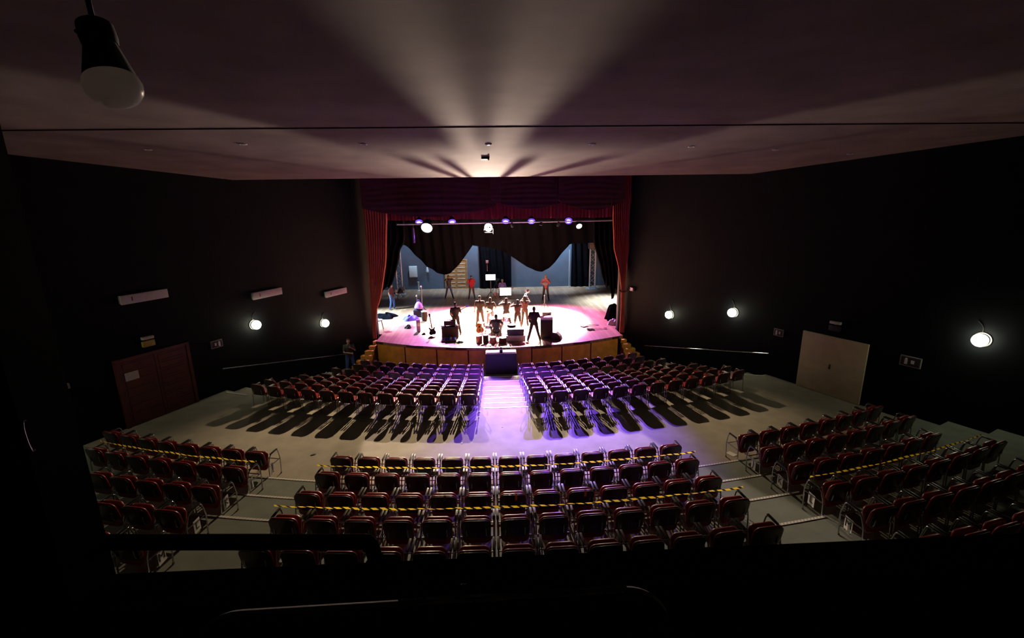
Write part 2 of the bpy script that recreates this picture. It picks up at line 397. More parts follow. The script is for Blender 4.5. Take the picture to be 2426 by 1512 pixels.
def side(s):
    x = s * .284
    m_ = MB()
    m_.tube(arc3([(x, .50, .0), (x, .53, .40), (x, .47, .665), (x, .20, .645), (x, .115, .40), (x, .10, 0)], .07), .0125, 8)
    m_.tube([(x, .515, .395), (x, .12, .385)], .010, 6)
    for y in (.50, .10): m_.cyl((x, y, 0), (x, y, .025), .018, n=10)
    return m_.mesh('side_frame', 'chrome', ang=60)
M_SIDE = {s: side(s) for s in (-1, 1)}
def arm(s):
    m_ = MB(); m_.box((s * .284, .335, .672), (.042, .25, .022), rx=math.radians(4), bev=.009); return m_.mesh('armrest', 'pad', ang=50)
M_ARM = {s: arm(s) for s in (-1, 1)}
m_ = MB()
for y, z in ((.50, .385), (.17, .375)): m_.tube([(-.284, y, z), (.284, y, z)], .011, 6)
m_.tube(arc3([(-.16, .14, .40), (-.16, .055, .47), (-.16, .05, .62)], .05), .010, 6); m_.tube(arc3([(.16, .14, .40), (.16, .055, .47), (.16, .05, .62)], .05), .010, 6)
m_.tube([(0, .50, .385), (0, .17, .375)], .011, 6)
for sx in (-.16, .16): m_.tube([(sx, .17, .375), (sx, .14, .40)], .010, 6)
M_BAR = m_.mesh('seat_support', 'chrome', ang=60)
M_SEATD = cushion(.49, .46, .09, .075, lambda a, b, c: V((a, .335 + b, .435 + c + .03 * (b / .23) ** 2 * (1 if b < 0 else -.4)))).mesh('seat', 'vinyl', ang=60)
def chair(R, th, z, label, group, seat=None):
    p = pol(R, th, z)
    t = thing('auditorium_chair', label, 'chair', p, th + random.uniform(-.012, .012), group)
    for nm, me in (('seat', seat or M_SEAT), ('backrest', M_BACK), ('seat_support', M_BAR)): link(nm, me, t)
    sh = link('back_shell', M_SHELL, t); sh['label'] = 'darker maroon shell behind the backrest'
    for s in (-1, 1): link('side_frame', M_SIDE[s], t); link('armrest', M_ARM[s], t)
    return t
PT = .64
CNT = [9, 9, 10, 10, 11, 11, 12, 12]
for k in range(8):
    for s, nm in ((-1, 'left'), (1, 'right')):
        for i in range(CNT[k]):
            who = 'on the aisle' if i == 0 else ('at the wall end' if i == CNT[k] - 1 else ORD[i + 1] + ' from aisle')
            chair(FBT[k], s * (1.08 + PT * i) / FBT[k], FBZ[k],
                  f'red chair in {nm} front block, {ORD[k + 1]} row from the stage, {who}', f'chairs of the {nm} front block', M_SEATD)
LET = 'IJKLMN'
RN = ['front row', 'second row', 'third row', 'fourth row', 'last row']
for k in range(5):
    for i in range(13):
        who = 'at its left end' if i == 0 else ('at its right end' if i == 12 else ORD[i + 1] + ' from left')
        chair(LT[k], (i - 6) * PT / LT[k], LZ[k], f'red chair in {RN[k]} of the centre block near camera, {who}', 'chairs of the near centre block')
SX0 = 5.92
for s, nm, cnt in ((-1, 'left', [8, 7, 5, 3, 2]), (1, 'right', [8, 8, 7, 8, 7, 4])):
    for k, n in enumerate(cnt):
        a0 = math.asin(SX0 / LT[k])
        for i in range(n):
            who = 'beside the aisle' if i == 0 else ORD[i + 1] + ' from aisle'
            rn = (RN[:4] + ['fifth row', 'last row'])[k]
            chair(LT[k], s * (a0 + PT * i / LT[k]), LZ[k], f'red chair in the {rn} of {nm} side block near camera, {who}', f'chairs of the {nm} side block')

# row plates on the aisle ends of the side blocks
def text_mesh(txt, size, m, depth=.004):
    c = bpy.data.curves.new('text', 'FONT'); c.body = txt; c.size = size; c.extrude = depth / 2; c.align_x = 'CENTER'; c.align_y = 'CENTER'
    o = bpy.data.objects.new('text', c); COL.objects.link(o)
    dg = bpy.context.evaluated_depsgraph_get(); me = bpy.data.meshes.new_from_object(o.evaluated_get(dg))
    bpy.data.objects.remove(o); me.materials.clear(); me.materials.append(MT[m]); me.name = 'letter'; return me
def on_x(px, py, x): d = ray(px, py); return EYE + d * ((x - EYE.x) / d.x)
for s, nm, L in ((-1, 'left', [('I', 645, 1108), ('J', 595, 1147), ('K', 536, 1190), ('L', 467, 1245), ('M', 383, 1318)]),
                 (1, 'right', [('J', 1785, 1100), ('K', 1848, 1140), ('L', 1922, 1184), ('M', 2010, 1243)])):
    for ch, px, py in L:
        p = on_x(px, py, s * 5.60); p.z = max(p.z, LZ[LET.index(ch)] + .14)
        t = thing('row_plate', f'white plate with black letter {ch} at the aisle end of the {nm} side block', 'sign', p, 0 if s < 0 else PI, f'row letter plates of the {nm} side block')
        m_ = MB(); m_.box((0, 0, 0), (.006, .17, .24)); m_.build('plate', 'plate', t, smooth=False)
        m_ = MB()
        for y in (-.06, .06): m_.box((-.006, y, -.02), (.008, .012, .26))
        m_.build('bracket', 'steel', t, smooth=False)
        lt = link('letter', text_mesh(ch, .2, 'ink'), t)
        lt.matrix_local = Matrix.Translation((.005, 0, 0)) @ Matrix(((0, 0, 1, 0), (1, 0, 0, 0), (0, 1, 0, 0), (0, 0, 0, 1)))
m_ = MB(); m_.box((0, 0, .003), (.16, .22, .006)); o = m_.build('row_plate', 'plate', smooth=False)
p = on_z(1733, 1076, LZ[0]); o.location = p; o.rotation_euler = (0, 0, .5)
tag(o, 'blank white card lying on the floor at the foot of the right side block', 'sign')

# step nosings
def nosing(name, m, R, a0, a1, z, label, group, w=.05):
    mb = MB(); L = R * (a1 - a0)
    mb.grid(lambda u, v: pol(R - .004 + w * v, a0 + (a1 - a0) * u, z + .008), 16, 1, uv=lambda u, v: (u * L, v * w))
    mb.grid(lambda u, v: pol(R - .006, a0 + (a1 - a0) * u, z + .008 - .03 * (1 - v)), 16, 1, uv=lambda u, v: (u * L, v * .03))
    mb.grid(lambda u, v: pol(R - .004 + w, a0 + (a1 - a0) * u, z + .008 * v), 16, 1, uv=lambda u, v: (u * L, 0))
    o = mb.build(name, m, smooth=False, recalc=False); tag(o, label, 'step edge', group); return o
for k in range(8):
    hw = .72 if k else .8
    nosing('step_nosing', 'strip', FBE[k], -(hw - .06) / FBE[k], (hw + .06) / FBE[k], FBZ[k],
           f'white edge strip in the centre aisle, {ORD[k + 1]} step up from the stage', 'white step edges of the centre aisle', .06)
for s, nm in ((-1, 'left'), (1, 'right')):
    for k in range(1, 6):
        R = LE[k - 1]; a = (6 * PT + .36) / R; b = math.asin(5.66 / R)
        nosing('step_nosing', 'nosing', R, min(s * a, s * b), max(s * a, s * b), LZ[k],
               f'ribbed white step edge in the {nm} side aisle, {ORD[k]} step up from the cross aisle', f'ribbed step edges of the {nm} side aisle', .055)
    p = [(-9.75, 15.75), (-8.85, 15.42)] if s < 0 else [(8.95, 16.0), (9.75, 15.8)]
    mb = MB(); a, b = V((*p[0], 1.228)), V((*p[1], 1.228)); c = (a + b) / 2
    mb.box((0, 0, .006), ((b - a).length, .05, .012)); o = mb.build('floor_strip', 'strip', smooth=False)
    o.location = c; o.rotation_euler = (0, 0, math.atan2(b.y - a.y, b.x - a.x))
    tag(o, f'thin pale strip on the floor by the {nm} wall, behind the front block', 'step edge')

# warning tape across the seats
def tape(R, z, a0, a1, label, n):
    mb = MB(); L = R * (a1 - a0)
    def P(u):
        s_ = abs(math.sin(u * n * PI)); return pol(R, a0 + (a1 - a0) * u, z - .014 * s_ + .004 * math.sin(u * 17))
    def fn(u, v):
        p = P(u); tw = .5 * math.sin(u * 23) ; d = V((0, -math.sin(tw), math.cos(tw))); nr = V((0, -math.cos(tw), -math.sin(tw)))
        return p + d * (.018 * (2 * v - 1))
    mb.grid(fn, 120, 1, uv=lambda u, v: (u * L, v * .07))
    o = mb.build('warning_tape', 'tape', smooth=False, recalc=False); tag(o, label, 'tape', 'black and yellow warning tapes')
tape(LT[1] - .44, LZ[1] + .735, -6.6 * PT / LT[1], 6.6 * PT / LT[1], 'black and yellow tape across the second row of the near centre block', 13)
tape(LT[3] - .44, LZ[3] + .735, -6.6 * PT / LT[3], 6.6 * PT / LT[3], 'black and yellow tape across the fourth row of the near centre block', 13)
tape(LT[1] - .44, LZ[1] + .735, -(math.asin(SX0 / LT[1]) + PT * 6.6 / LT[1]), -(math.asin(SX0 / LT[1]) - .3 / LT[1]), 'black and yellow tape across the second row of the left side block', 4)
tape(LT[3] - .44, LZ[3] + .735, math.asin(SX0 / LT[3]) - .3 / LT[3], math.asin(SX0 / LT[3]) + PT * 7.3 / LT[3], 'black and yellow tape across the fourth row of the right side block', 4)
# ------------------------------------------------------------------ things on the side walls
def wall_at(s, y, z, d=0.0):
    """frame on a side wall: local x along the wall, local y into the room"""
    n = V((-s, -.471, 0)).normalized()
    p = V((s * wx(y), y, z)) + n * d
    t = V((-.471 * s, 1, 0)).normalized() * s
    return p, math.atan2(t.y, t.x)
def on_wall(s, px, py):
    n = V((-s, -.471, 0)).normalized(); a = V((s * wx(0), 0, 0)); d = ray(px, py)
    return EYE + d * (n.dot(a - EYE) / n.dot(d))
def wthing(name, label, cat, s, y, z, group=None, d=0.0):
    p, r = wall_at(s, y, z, d); return thing(name, label, cat, p, r, group)
GL = []
for s, y, z, lb in ((-1, 17.27, 3.30, 'lit globe lamp on the left wall, the one farther from the stage'), (-1, 20.3, 2.56, 'lit globe lamp on the left wall beside the stage curtain'),
                    (1, 20.28, 2.57, 'lit globe lamp on the right wall beside the stage curtain'), (1, 17.38, 3.30, 'lit globe lamp on the right wall, middle one of three'),
                    (1, 10.9, 3.99, 'lit globe lamp on the right wall nearest the camera'), (-1, 10.9, 3.99, 'lit globe lamp on the left wall nearest the camera, behind the window edge')):
    t = wthing('wall_lamp', lb, 'lamp', s, y, z, 'round wall lamps')
    m_ = MB(); m_.cyl((0, 0, 0), (0, .03, 0), .19, n=24); m_.cyl((0, .03, 0), (0, .06, 0), .16, .15, n=24); m_.build('backplate', 'steel', t)
    m_ = MB(); m_.ball((0, .16, 0), (.165, .14, .165), 20, 12); m_.build('globe', 'globe', t)
    m_ = MB()
    m_.tube(arc3([(.02, .02, .17), (.02, .02, .34), (.14 * s, .02, .46)], .12), .012, 6); m_.build('cable', 'steel', t)
for y0, y1, z in ((13.55, 14.73, 5.02), (17.32, 18.51, 4.37), (20.54, 21.71, 3.79)):
    lb = {13.55: 'unlit white fluorescent fitting high over the red door', 17.32: 'unlit white fluorescent fitting on left wall, middle of three', 20.54: 'unlit white fluorescent fitting on left wall nearest the stage'}[y0]
    t = wthing('fluorescent_fitting', lb, 'light fitting', -1, (y0 + y1) / 2, z, 'unlit fluorescent fittings', .012)
    m_ = MB(); m_.box((0, .02, 0), (1.3, .04, .24)); m_.build('housing', 'grey', t, smooth=False)
    m_ = MB(); m_.box((0, .075, -.01), (1.29, .075, .27), bev=.02); m_.build('diffuser', 'white', t)
    m_ = MB(); m_.box((.36, .115, 0), (.03, .006, .12)); m_.build('mark', 'redmark', t, smooth=False)
# doors
def door_leaf(root, x0, w, h, m, louvre, slat='slat', knob=None):
    mb = MB(); mb.box((x0 + w / 2, .035, h / 2), (w - .012, .05, h - .02))
    d = mb.build('door_leaf', m, root, smooth=False)
    mb = MB()
    for k in range(7):
        z = .2 + k * (h - .35) / 6.4
        mb.box((x0 + w / 2, .066, z + .1), (w - .2, .014, .17))
    mb.build('panel', m, d, smooth=False)
    if louvre:
        mb = MB()
        for k in range(7):
            z = .2 + k * (h - .35) / 6.4; mb.box((x0 + w / 2, .075, z), (w - .2, .02, .04))
        mb.build('slat', slat, d, smooth=False)
    if knob is not None:
        mb = MB(); mb.cyl((knob, .06, 1.0), (knob, .11, 1.0), .018); mb.ball((knob, .125, 1.0), .03); mb.build('door_knob', 'steel', d)
    return d
y0, y1 = 13.2, 14.95
p, r = wall_at(-1, (y0 + y1) / 2, 1.228); W = (y1 - y0) * 1.105
t = bpy.data.objects.new('door_1', None); COL.objects.link(t); t['kind'] = 'structure'; t.location = p; t.rotation_euler = (0, 0, r)
door_leaf(t, -W / 2, W / 2, 2.0, 'reddoor', True, 'reddoor', -.08); door_leaf(t, 0, W / 2, 2.0, 'reddoor', False, knob=.08)
mb = MB()
for x in (-W / 2 - .05, W / 2 + .05): mb.box((x, .03, 1.04), (.1, .1, 2.08))
mb.box((0, .03, 2.05), (W + .2, .1, .1)); mb.build('door_frame', 'reddoor', t, smooth=False)
o = MB(); q = on_wall(-1, 309, 890); o.box((0, .078, 0), (.36, .006, .25)); o = o.build('paper_notice', 'plate', smooth=False)
o.location = wall_at(-1, q.y, q.z)[0]; o.rotation_euler = (0, 0, r); tag(o, 'white paper notice taped on the dark red double door', 'notice')
y0, y1 = 13.1, 14.9
p, r2 = wall_at(1, (y0 + y1) / 2, 1.228); W = (y1 - y0) * 1.105
t = bpy.data.objects.new('door_2', None); COL.objects.link(t); t['kind'] = 'structure'; t.location = p; t.rotation_euler = (0, 0, r2)
mb = MB(); mb.box((0, .045, 1.0), (W, .07, 1.98), bev=.008); mb.build('door_leaf', 'cream', t)
mb = MB(); mb.box((.0, .085, .98), (.05, .012, .16)); mb.ball((0, .11, .95), .03); mb.build('door_lock', 'steel', t)
# exit signs and emergency lights
def sign(label, s, px, py, w, h, kind):
    q = on_wall(s, px, py); t = wthing('exit_sign', label, 'sign', s, q.y, q.z)
    mb = MB(); mb.box((0, .02, 0), (w, .04, h)); mb.build('sign_frame', 'grey', t, smooth=False)
    mb = MB(); mb.box((0, .043, 0), (w - .05, .006, h - .05)); mb.build('sign_face', 'black', t, smooth=False)
    mb = MB()
    mb.ball((.2 * w * s, .048, .22 * h), (.03, .006, .03)); mb.box((.2 * w * s, .048, -.02), (.07, .006, .14), rz=0)
    mb.box((-.12 * w * s, .048, 0), (.16 * w, .006, .1)); mb.build('pictogram', 'plate', t)
    return t
sign('small dark exit sign on the right wall between the white door and the camera', 1, 2158, 857, .5, .3, 0)
sign('small exit sign on the left wall between the red door and first lamp', -1, 512, 815, .42, .26, 0)
sign('small exit sign on the right wall just left of the white door', 1, 1846, 788, .36, .26, 0)
def emergency(label, s, px, py, m):
    q = on_wall(s, px, py); t = wthing('emergency_light', label, 'light', s, q.y, q.z)
    mb = MB(); mb.box((0, .06, -.03), (.34, .1, .18), bev=.02); mb.build('battery_case', m, t)
    mb = MB(); mb.box((0, .07, .15), (.32, .12, .09), bev=.02); mb.build('lamp_head', 'white', t)
    mb = MB(); mb.box((0, .04, .08), (.06, .05, .08)); mb.build('bracket', 'steel', t, smooth=False)
emergency('emergency light with yellow case above the dark red door', -1, 348, 811, 'yellowp')
emergency('black emergency light with pale head above the white door', 1, 1981, 775, 'black')
q = on_wall(-1, 150, 917); o = MB(); o.box((0, .04, 0), (.22, .08, .14), bev=.01); o = o.build('junction_box', 'grey')
pp, rr = wall_at(-1, q.y, q.z); o.location = pp; o.rotation_euler = (0, 0, rr); tag(o, 'grey junction box on the left wall near the window edge', 'box')
# handrails that follow the sloping side aisles
for s, nm in ((-1, 'left'), (1, 'right')):
    a, b = wall_at(s, 15.9, 2.07, .09)[0], wall_at(s, 21.6, .72, .09)[0]
    t = thing('handrail', f'thin sloping handrail on the {nm} wall down to the stage', 'handrail', a)
    mb = MB(); mb.tube([(0, 0, 0), tuple(b - a)], .022, 10); mb.build('rail', 'chrome', t)
    for k in range(5):
        q = (b - a) * (.06 + .22 * k); n = V((s, .471, 0)).normalized()
        mb = MB(); mb.tube([q, q - V((0, 0, .05)), q - V((0, 0, .05)) + n * .088], .008, 6); mb.build('bracket', 'steel', t)

# ------------------------------------------------------------------ ceiling things
for i, (px, py) in enumerate(((351, 354), (576, 341), (861, 341), (1157, 341), (1403, 341), (1638, 347), (1838, 354), (2014, 364))):
    d = ray(px, py); tt = (CZ(0) - EYE.z) / (d.z + .0667 * d.y); p = EYE + d * tt
    t = thing('ceiling_downlight', f'small unlit ceiling downlight, {ORD[i + 1]} from left', 'light fitting', p, 0, 'row of ceiling downlights', rx=-math.atan(.0667))
    mb = MB(); mb.lathe([(.075, 0), (.085, -.012), (.07, -.02), (.06, -.014), (.055, 0)], n=20); mb.build('rim', 'white', t)
    mb = MB(); mb.cyl((0, 0, .0), (0, 0, -.03), .05, .035, n=16); mb.build('lens', 'frost', t)
d = ray(1150, 372); p = EYE + d * ((CZ(0) - EYE.z) / (d.z + .0667 * d.y))
t = thing('ceiling_sensor', 'small dark box with white tip on the ceiling above the stage front', 'sensor', p, 0, rx=-math.atan(.0667))
mb = MB(); mb.box((0, 0, -.03), (.22, .1, .06), bev=.01); mb.build('sensor_case', 'black', t)
mb = MB(); mb.ball((.08, -.03, -.07), .025); mb.build('sensor_eye', 'white', t)

# ------------------------------------------------------------------ red curtains
CY = 23.0
def edge(pts):
    P = [on_y(x, y, CY) for x, y in pts]
    def f(z):
        if z >= P[0].z: return P[0].x
        for a, b in zip(P, P[1:]):
            if b.z <= z: return a.x + (b.x - a.x) * (z - a.z) / (b.z - a.z)
        return P[-1].x
    return f
def drape(name, inner, outer, z0, z1, folds, depth, m, label, cat, y=CY, th=.02, nz=26):
    fi, fo = edge(inner), edge(outer)
    def fn(u, v):
        z = z0 + (z1 - z0) * v; a, b = fo(z), fi(z); w = abs(b - a)
        x = a + (b - a) * u; ph = folds * 2 * PI * u
        amp = depth * min(1, .35 + w / 1.6)
        k = math.cos(ph) * folds * 2 * PI / max(.2, b - a if abs(b - a) > .2 else .2) * amp
        return V((x, y + amp * math.sin(ph) + .02 * math.sin(3 * z + 5 * u), z)), V((k, -1, 0)).normalized() * -1
    mb = MB(); mb.slab(fn, folds * 8, nz, th)
    o = mb.build(name, m, ang=80); tag(o, label, cat); return o
drape('stage_curtain', [(917, 520), (914.6, 622), (908, 670), (902, 705), (892, 736), (891, 790)], [(854, 430), (856, 447), (868.6, 590), (878, 717), (884, 797)],
      SZ + .02, 9.0, 9, .1, 'redcloth', 'tall red stage curtain gathered at the left side of the opening', 'curtain')
drape('stage_curtain', [(1451, 520), (1454, 590), (1462, 622), (1467, 648), (1472, 686), (1471, 733), (1469, 765)], [(1498, 430), (1495.6, 463), (1491, 575), (1484.5, 638), (1478.5, 690), (1479, 730), (1478, 785)],
      SZ + .02, 9.0, 9, .1, 'redcloth', 'tall red stage curtain pinched by a tieback at the right side', 'curtain')
p = on_y(1475, 690, CY); mb = MB()
mb.tube([(.16 * math.cos(a), .14 * math.sin(a), .02 * math.sin(a)) for a in [2 * PI * i / 16 for i in range(16)]], .03, 8, closed=True)
o = mb.build('curtain_tieback', 'swagcloth'); o.location = p; tag(o, 'dark red tieback cord around the right stage curtain', 'tieback')
# lower flat valance and three swags
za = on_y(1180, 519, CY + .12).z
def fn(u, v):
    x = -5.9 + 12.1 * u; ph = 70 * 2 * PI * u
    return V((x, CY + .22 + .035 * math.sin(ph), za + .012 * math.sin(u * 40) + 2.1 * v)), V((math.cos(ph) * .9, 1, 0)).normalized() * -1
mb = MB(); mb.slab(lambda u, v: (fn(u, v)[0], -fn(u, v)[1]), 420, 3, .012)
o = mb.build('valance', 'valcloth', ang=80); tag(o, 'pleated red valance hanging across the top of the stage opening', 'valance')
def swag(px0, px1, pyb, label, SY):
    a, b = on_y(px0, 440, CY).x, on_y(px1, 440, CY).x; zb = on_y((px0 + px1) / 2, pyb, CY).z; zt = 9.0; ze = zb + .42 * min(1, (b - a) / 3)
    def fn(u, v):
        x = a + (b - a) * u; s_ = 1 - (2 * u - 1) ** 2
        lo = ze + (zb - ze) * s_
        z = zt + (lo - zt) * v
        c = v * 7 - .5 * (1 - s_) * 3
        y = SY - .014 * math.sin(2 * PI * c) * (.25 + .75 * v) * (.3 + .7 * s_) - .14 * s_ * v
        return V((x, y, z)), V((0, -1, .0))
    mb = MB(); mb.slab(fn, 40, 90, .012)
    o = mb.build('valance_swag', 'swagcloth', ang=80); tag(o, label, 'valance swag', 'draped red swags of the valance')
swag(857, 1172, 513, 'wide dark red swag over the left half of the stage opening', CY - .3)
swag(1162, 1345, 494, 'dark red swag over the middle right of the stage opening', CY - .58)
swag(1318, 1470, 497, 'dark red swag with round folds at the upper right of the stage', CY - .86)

# ------------------------------------------------------------------ black drapes upstage
def black_sheet(name, top, lo, x0, x1, y, folds, amp, label, nu=60, ragged=0):
    def fn(u, v):
        x = x0 + (x1 - x0) * u; z = lo(u) + (top - lo(u)) * v
        return V((x, y + amp * math.sin(folds * 2 * PI * u + .6 * z) + .03 * math.sin(9 * u + z), z)), V((0, -1, 0))
    mb = MB(); mb.slab(fn, nu, 12, .015); o = mb.build(name, 'blackcloth', ang=80); tag(o, label, 'drape', 'black stage drapes'); return o
DY = 34.2
def lo_pts(pts, y):
    P = [on_y(a, b, y) for a, b in pts]
    def f(u):
        x = P[0].x + (P[-1].x - P[0].x) * u
        for a, b in zip(P, P[1:]):
            if x <= b.x + 1e-6:
                t_ = (x - a.x) / max(1e-6, b.x - a.x); return a.z + (b.z - a.z) * t_
        return P[-1].z
    return f, P[0].x, P[-1].x
f1, a1, b1 = lo_pts([(950, 578), (962, 582), (985, 605), (1010, 630), (1035, 646), (1052, 652), (1068, 647), (1090, 624), (1110, 596), (1119, 583)], DY)
black_sheet('bunched_drape', 9.6, f1, a1, b1, DY, 7, .12, 'black drape bunched into a belly in front of the wooden door')
f2, a2, b2 = lo_pts([(1117, 581), (1150, 586), (1185, 592), (1205, 603), (1225, 617), (1250, 633), (1270, 642), (1284, 644), (1300, 637), (1320, 615), (1338, 592), (1350, 578), (1440, 574)], DY + .25)
black_sheet('bunched_drape', 9.6, f2, a2, b2, DY + .25, 9, .12, 'black drape bunched into a belly at the right half upstage')
f3, a3, b3 = lo_pts([(1138, 683), (1212, 683)], 37.1)
black_sheet('dark_sheet', 9.0, f3, a3, b3, 37.1, 5, .1, 'straight black sheet hanging at the middle of the rear wall')  # plain dark sheet close to the rear wall
f3, a3, b3 = lo_pts([(1353, 681), (1397, 679)], 37.15)
black_sheet('dark_sheet', 9.0, f3, a3, b3, 37.15, 3, .1, 'straight black sheet for the unlit rear wall behind the right truss tower')  # dark sheet put where the rear wall goes unlit
def leg(pts_in, xo, y, label, ragged, zb):
    P = [on_y(a, b, y) for a, b in pts_in]; X = on_y(xo, 600, y).x
    def fi(z):
        if z >= P[0].z: return P[0].x
        for a, b in zip(P, P[1:]):
            if b.z <= z: return a.x + (b.x - a.x) * (z - a.z) / (b.z - a.z)
        return P[-1].x
    def fn(u, v):
        zlo = zb(u); z = zlo + (9.4 - zlo) * v; x = X + (fi(z) - X) * u
        return V((x, y + .13 * math.sin(u * 6 * 2 * PI) * (.4 + .6 * v) + .02 * math.sin(7 * z), z)), V((0, -1, 0))
    mb = MB(); mb.slab(fn, 60, 40, .015); o = mb.build('side_drape', 'blackcloth', ang=80); tag(o, label, 'drape', 'black side drapes')
leg([(960, 560), (957, 578), (949, 590), (944, 622), (937, 650), (930, 672), (917, 690)], 868, 26.2, 'black side drape hanging behind the left red curtain', 0,
    lambda u: on_y(0 + 900, 700 - 12 * math.sin(u * 9) - 8 * u, 26.2).z)
def rag(u):
    a = [762, 742, 728, 690, 682, 706, 710, 684, 676, 686, 670, 655]
    k = u * (len(a) - 1); i = min(int(k), len(a) - 2); return on_y(1450, a[i] + (a[i + 1] - a[i]) * (k - i), 26.2).z
leg([(1405, 560), (1408, 584), (1421, 628), (1427, 660), (1430, 690)], 1478, 26.2, 'black side drape with ragged lower edge by the right curtain', 1, rag)
# black border above
mb = MB()
def fnb(u, v): return V((-7.5 + 15 * u, 26.9 + .08 * math.sin(u * 90), 6.98 + 2.6 * v)), V((0, -1, 0))
mb.slab(fnb, 120, 2, .015); o = mb.build('border_drape', 'blackcloth', ang=80); tag(o, 'black border drape high behind the valance', 'drape')
mb = MB()
p, q = on_y(1351, 592, 36.6), on_y(1351, 681, 36.9); mb.tube([(p.x, 36.9, SZ), (p.x, 36.9, p.z)], .035, 8); o = mb.build('wall_pipe', 'alu'); tag(o, 'thin pale vertical pipe by the rear wall right of the drape belly', 'pipe')

# ------------------------------------------------------------------ rear wall things
t = bpy.data.objects.new('door_3', None); COL.objects.link(t); t['kind'] = 'structure'
a, b = on_y(1058, 681, 37.4), on_y(1106, 681, 37.4); zt = on_y(1095, 617, 37.4).z
t.location = ((a.x + b.x) / 2, 37.5, SZ); t.rotation_euler = (0, 0, PI)
Wd = b.x - a.x
door_leaf(t, -Wd / 2, Wd / 2, zt - SZ, 'honey', True); door_leaf(t, 0, Wd / 2, zt - SZ, 'honey', True)
mb = MB()
for x in (-Wd / 2 - .04, Wd / 2 + .04): mb.box((x, .04, (zt - SZ) / 2), (.09, .1, zt - SZ))
mb.box((0, .04, zt - SZ + .04), (Wd + .18, .1, .09)); mb.build('door_frame', 'honey', t, smooth=False)
a, b = on_y(968.5, 631, 37.35), on_y(989, 657, 37.35)
t = thing('wall_cabinet', 'pale square panel box on the rear wall left of the door', 'box', ((a.x + b.x) / 2, 37.49, (a.z + b.z) / 2))
mb = MB(); mb.box((0, -.1, 0), (b.x - a.x, .19, a.z - b.z), bev=.015); mb.build('case', 'whitecloth', t)
mb = MB(); mb.box((0, -.2, 0), (b.x - a.x - .08, .02, a.z - b.z - .08), bev=.008); mb.build('cabinet_door', 'whitecloth', t)
p = on_y(1012, 639, 37.3); t = thing('wall_light', 'small white bracket light on the rear wall beside the pale box', 'light fitting', (p.x, 37.5, p.z))
mb = MB(); mb.box((0, -.03, 0), (.1, .06, .1)); mb.build('mount', 'grey', t, smooth=False)
mb = MB(); mb.lathe([(.03, .2), (.06, .18), (.12, -.1), (.1, -.2), (.02, -.22)], (0, -.16, 0)); mb.build('lamp_shade', 'white', t)
a, b = on_y(992, 684, 36.8), on_y(991, 668, 36.8); mb = MB(); mb.lathe([(.12, 0), (.12, .02), (.07, .05), (.06, b.z - SZ - .05), (.09, b.z - SZ)]); o = mb.build('floor_post', 'white')
o.location = (a.x, 36.8, SZ); tag(o, 'short white post standing by the rear wall below the pale box', 'post')
p = on_y(1154, 620, 37.0); mb = MB(); mb.box((0, -.06, 0), (.2, .12, .22), bev=.01); mb.cyl((0, -.06, -.1), (0, -.06, -.75), .02); o = mb.build('alarm_box', 'pink')
o.location = (p.x, 36.98, p.z); tag(o, 'small pinkish box high on the black sheet behind the video camera', 'box')

# ------------------------------------------------------------------ trusses
def truss(n, L, w, name, m, parent, along='Z', r=.028):
    mb = MB(); h = w / 2
    for x, y in ((h, h), (-h, h), (-h, -h), (h, -h)): mb.tube([(x, y, 0), (x, y, L)], r, 8)
    k = max(2, int(round(L / w)))
    C = [(h, h), (-h, h), (-h, -h), (h, -h)]
    for f in range(4):
        a, b = C[f], C[(f + 1) % 4]
        for i in range(k):
            p, q = (a, b) if (i + f) % 2 == 0 else (b, a)
            mb.tube([(p[0], p[1], L * i / k), (q[0], q[1], L * (i + 1) / k)], r * .55, 6)
    return mb.build(name, m, parent)
for px, py, ptop, w, lb in ((949, 699, 560, .38, 'silver lattice truss tower at the left behind the black side drape'), (1402.5, 685, 560, .42, 'silver lattice truss tower standing at the right upstage')):
    p = on_z(px, py, SZ); top = on_y(px, ptop, p.y).z
    t = thing('truss_tower', lb, 'truss', p, .12 if px < 1200 else -.1, 'truss towers')
    truss(1, top - SZ - .06, w, 'lattice', 'alu', t).location = (0, 0, .06)
    mb = MB(); mb.box((0, 0, .03), (.85, .85, .05), bev=.01)
    for x in (-.38, .38): mb.box((x, 0, .06), (.1, .6, .05))
    mb.build('base_plate', 'alu', t)
    mb = MB(); mb.box((.0, 0, top - SZ + .02), (w + .1, w + .1, .12)); mb.build('head_block', 'steel', t, smooth=False)
    if px > 1200:
        mb = MB(); mb.box((0, -.35, 0), (1.05, .55, 1.35), bev=.03); o = mb.build('line_speaker', 'tolex'); o.location = (p.x + .05, p.y - .22, on_y(1401, 567, p.y).z)
        tag(o, 'dark square speaker box hung at the top of the right truss tower', 'speaker')
        mb = MB()
        for k in range(4): mb.box((0, -.635, -.5 + k * .33), (.95, .02, .28))
        mb.build('grille', 'grille', o, smooth=False)

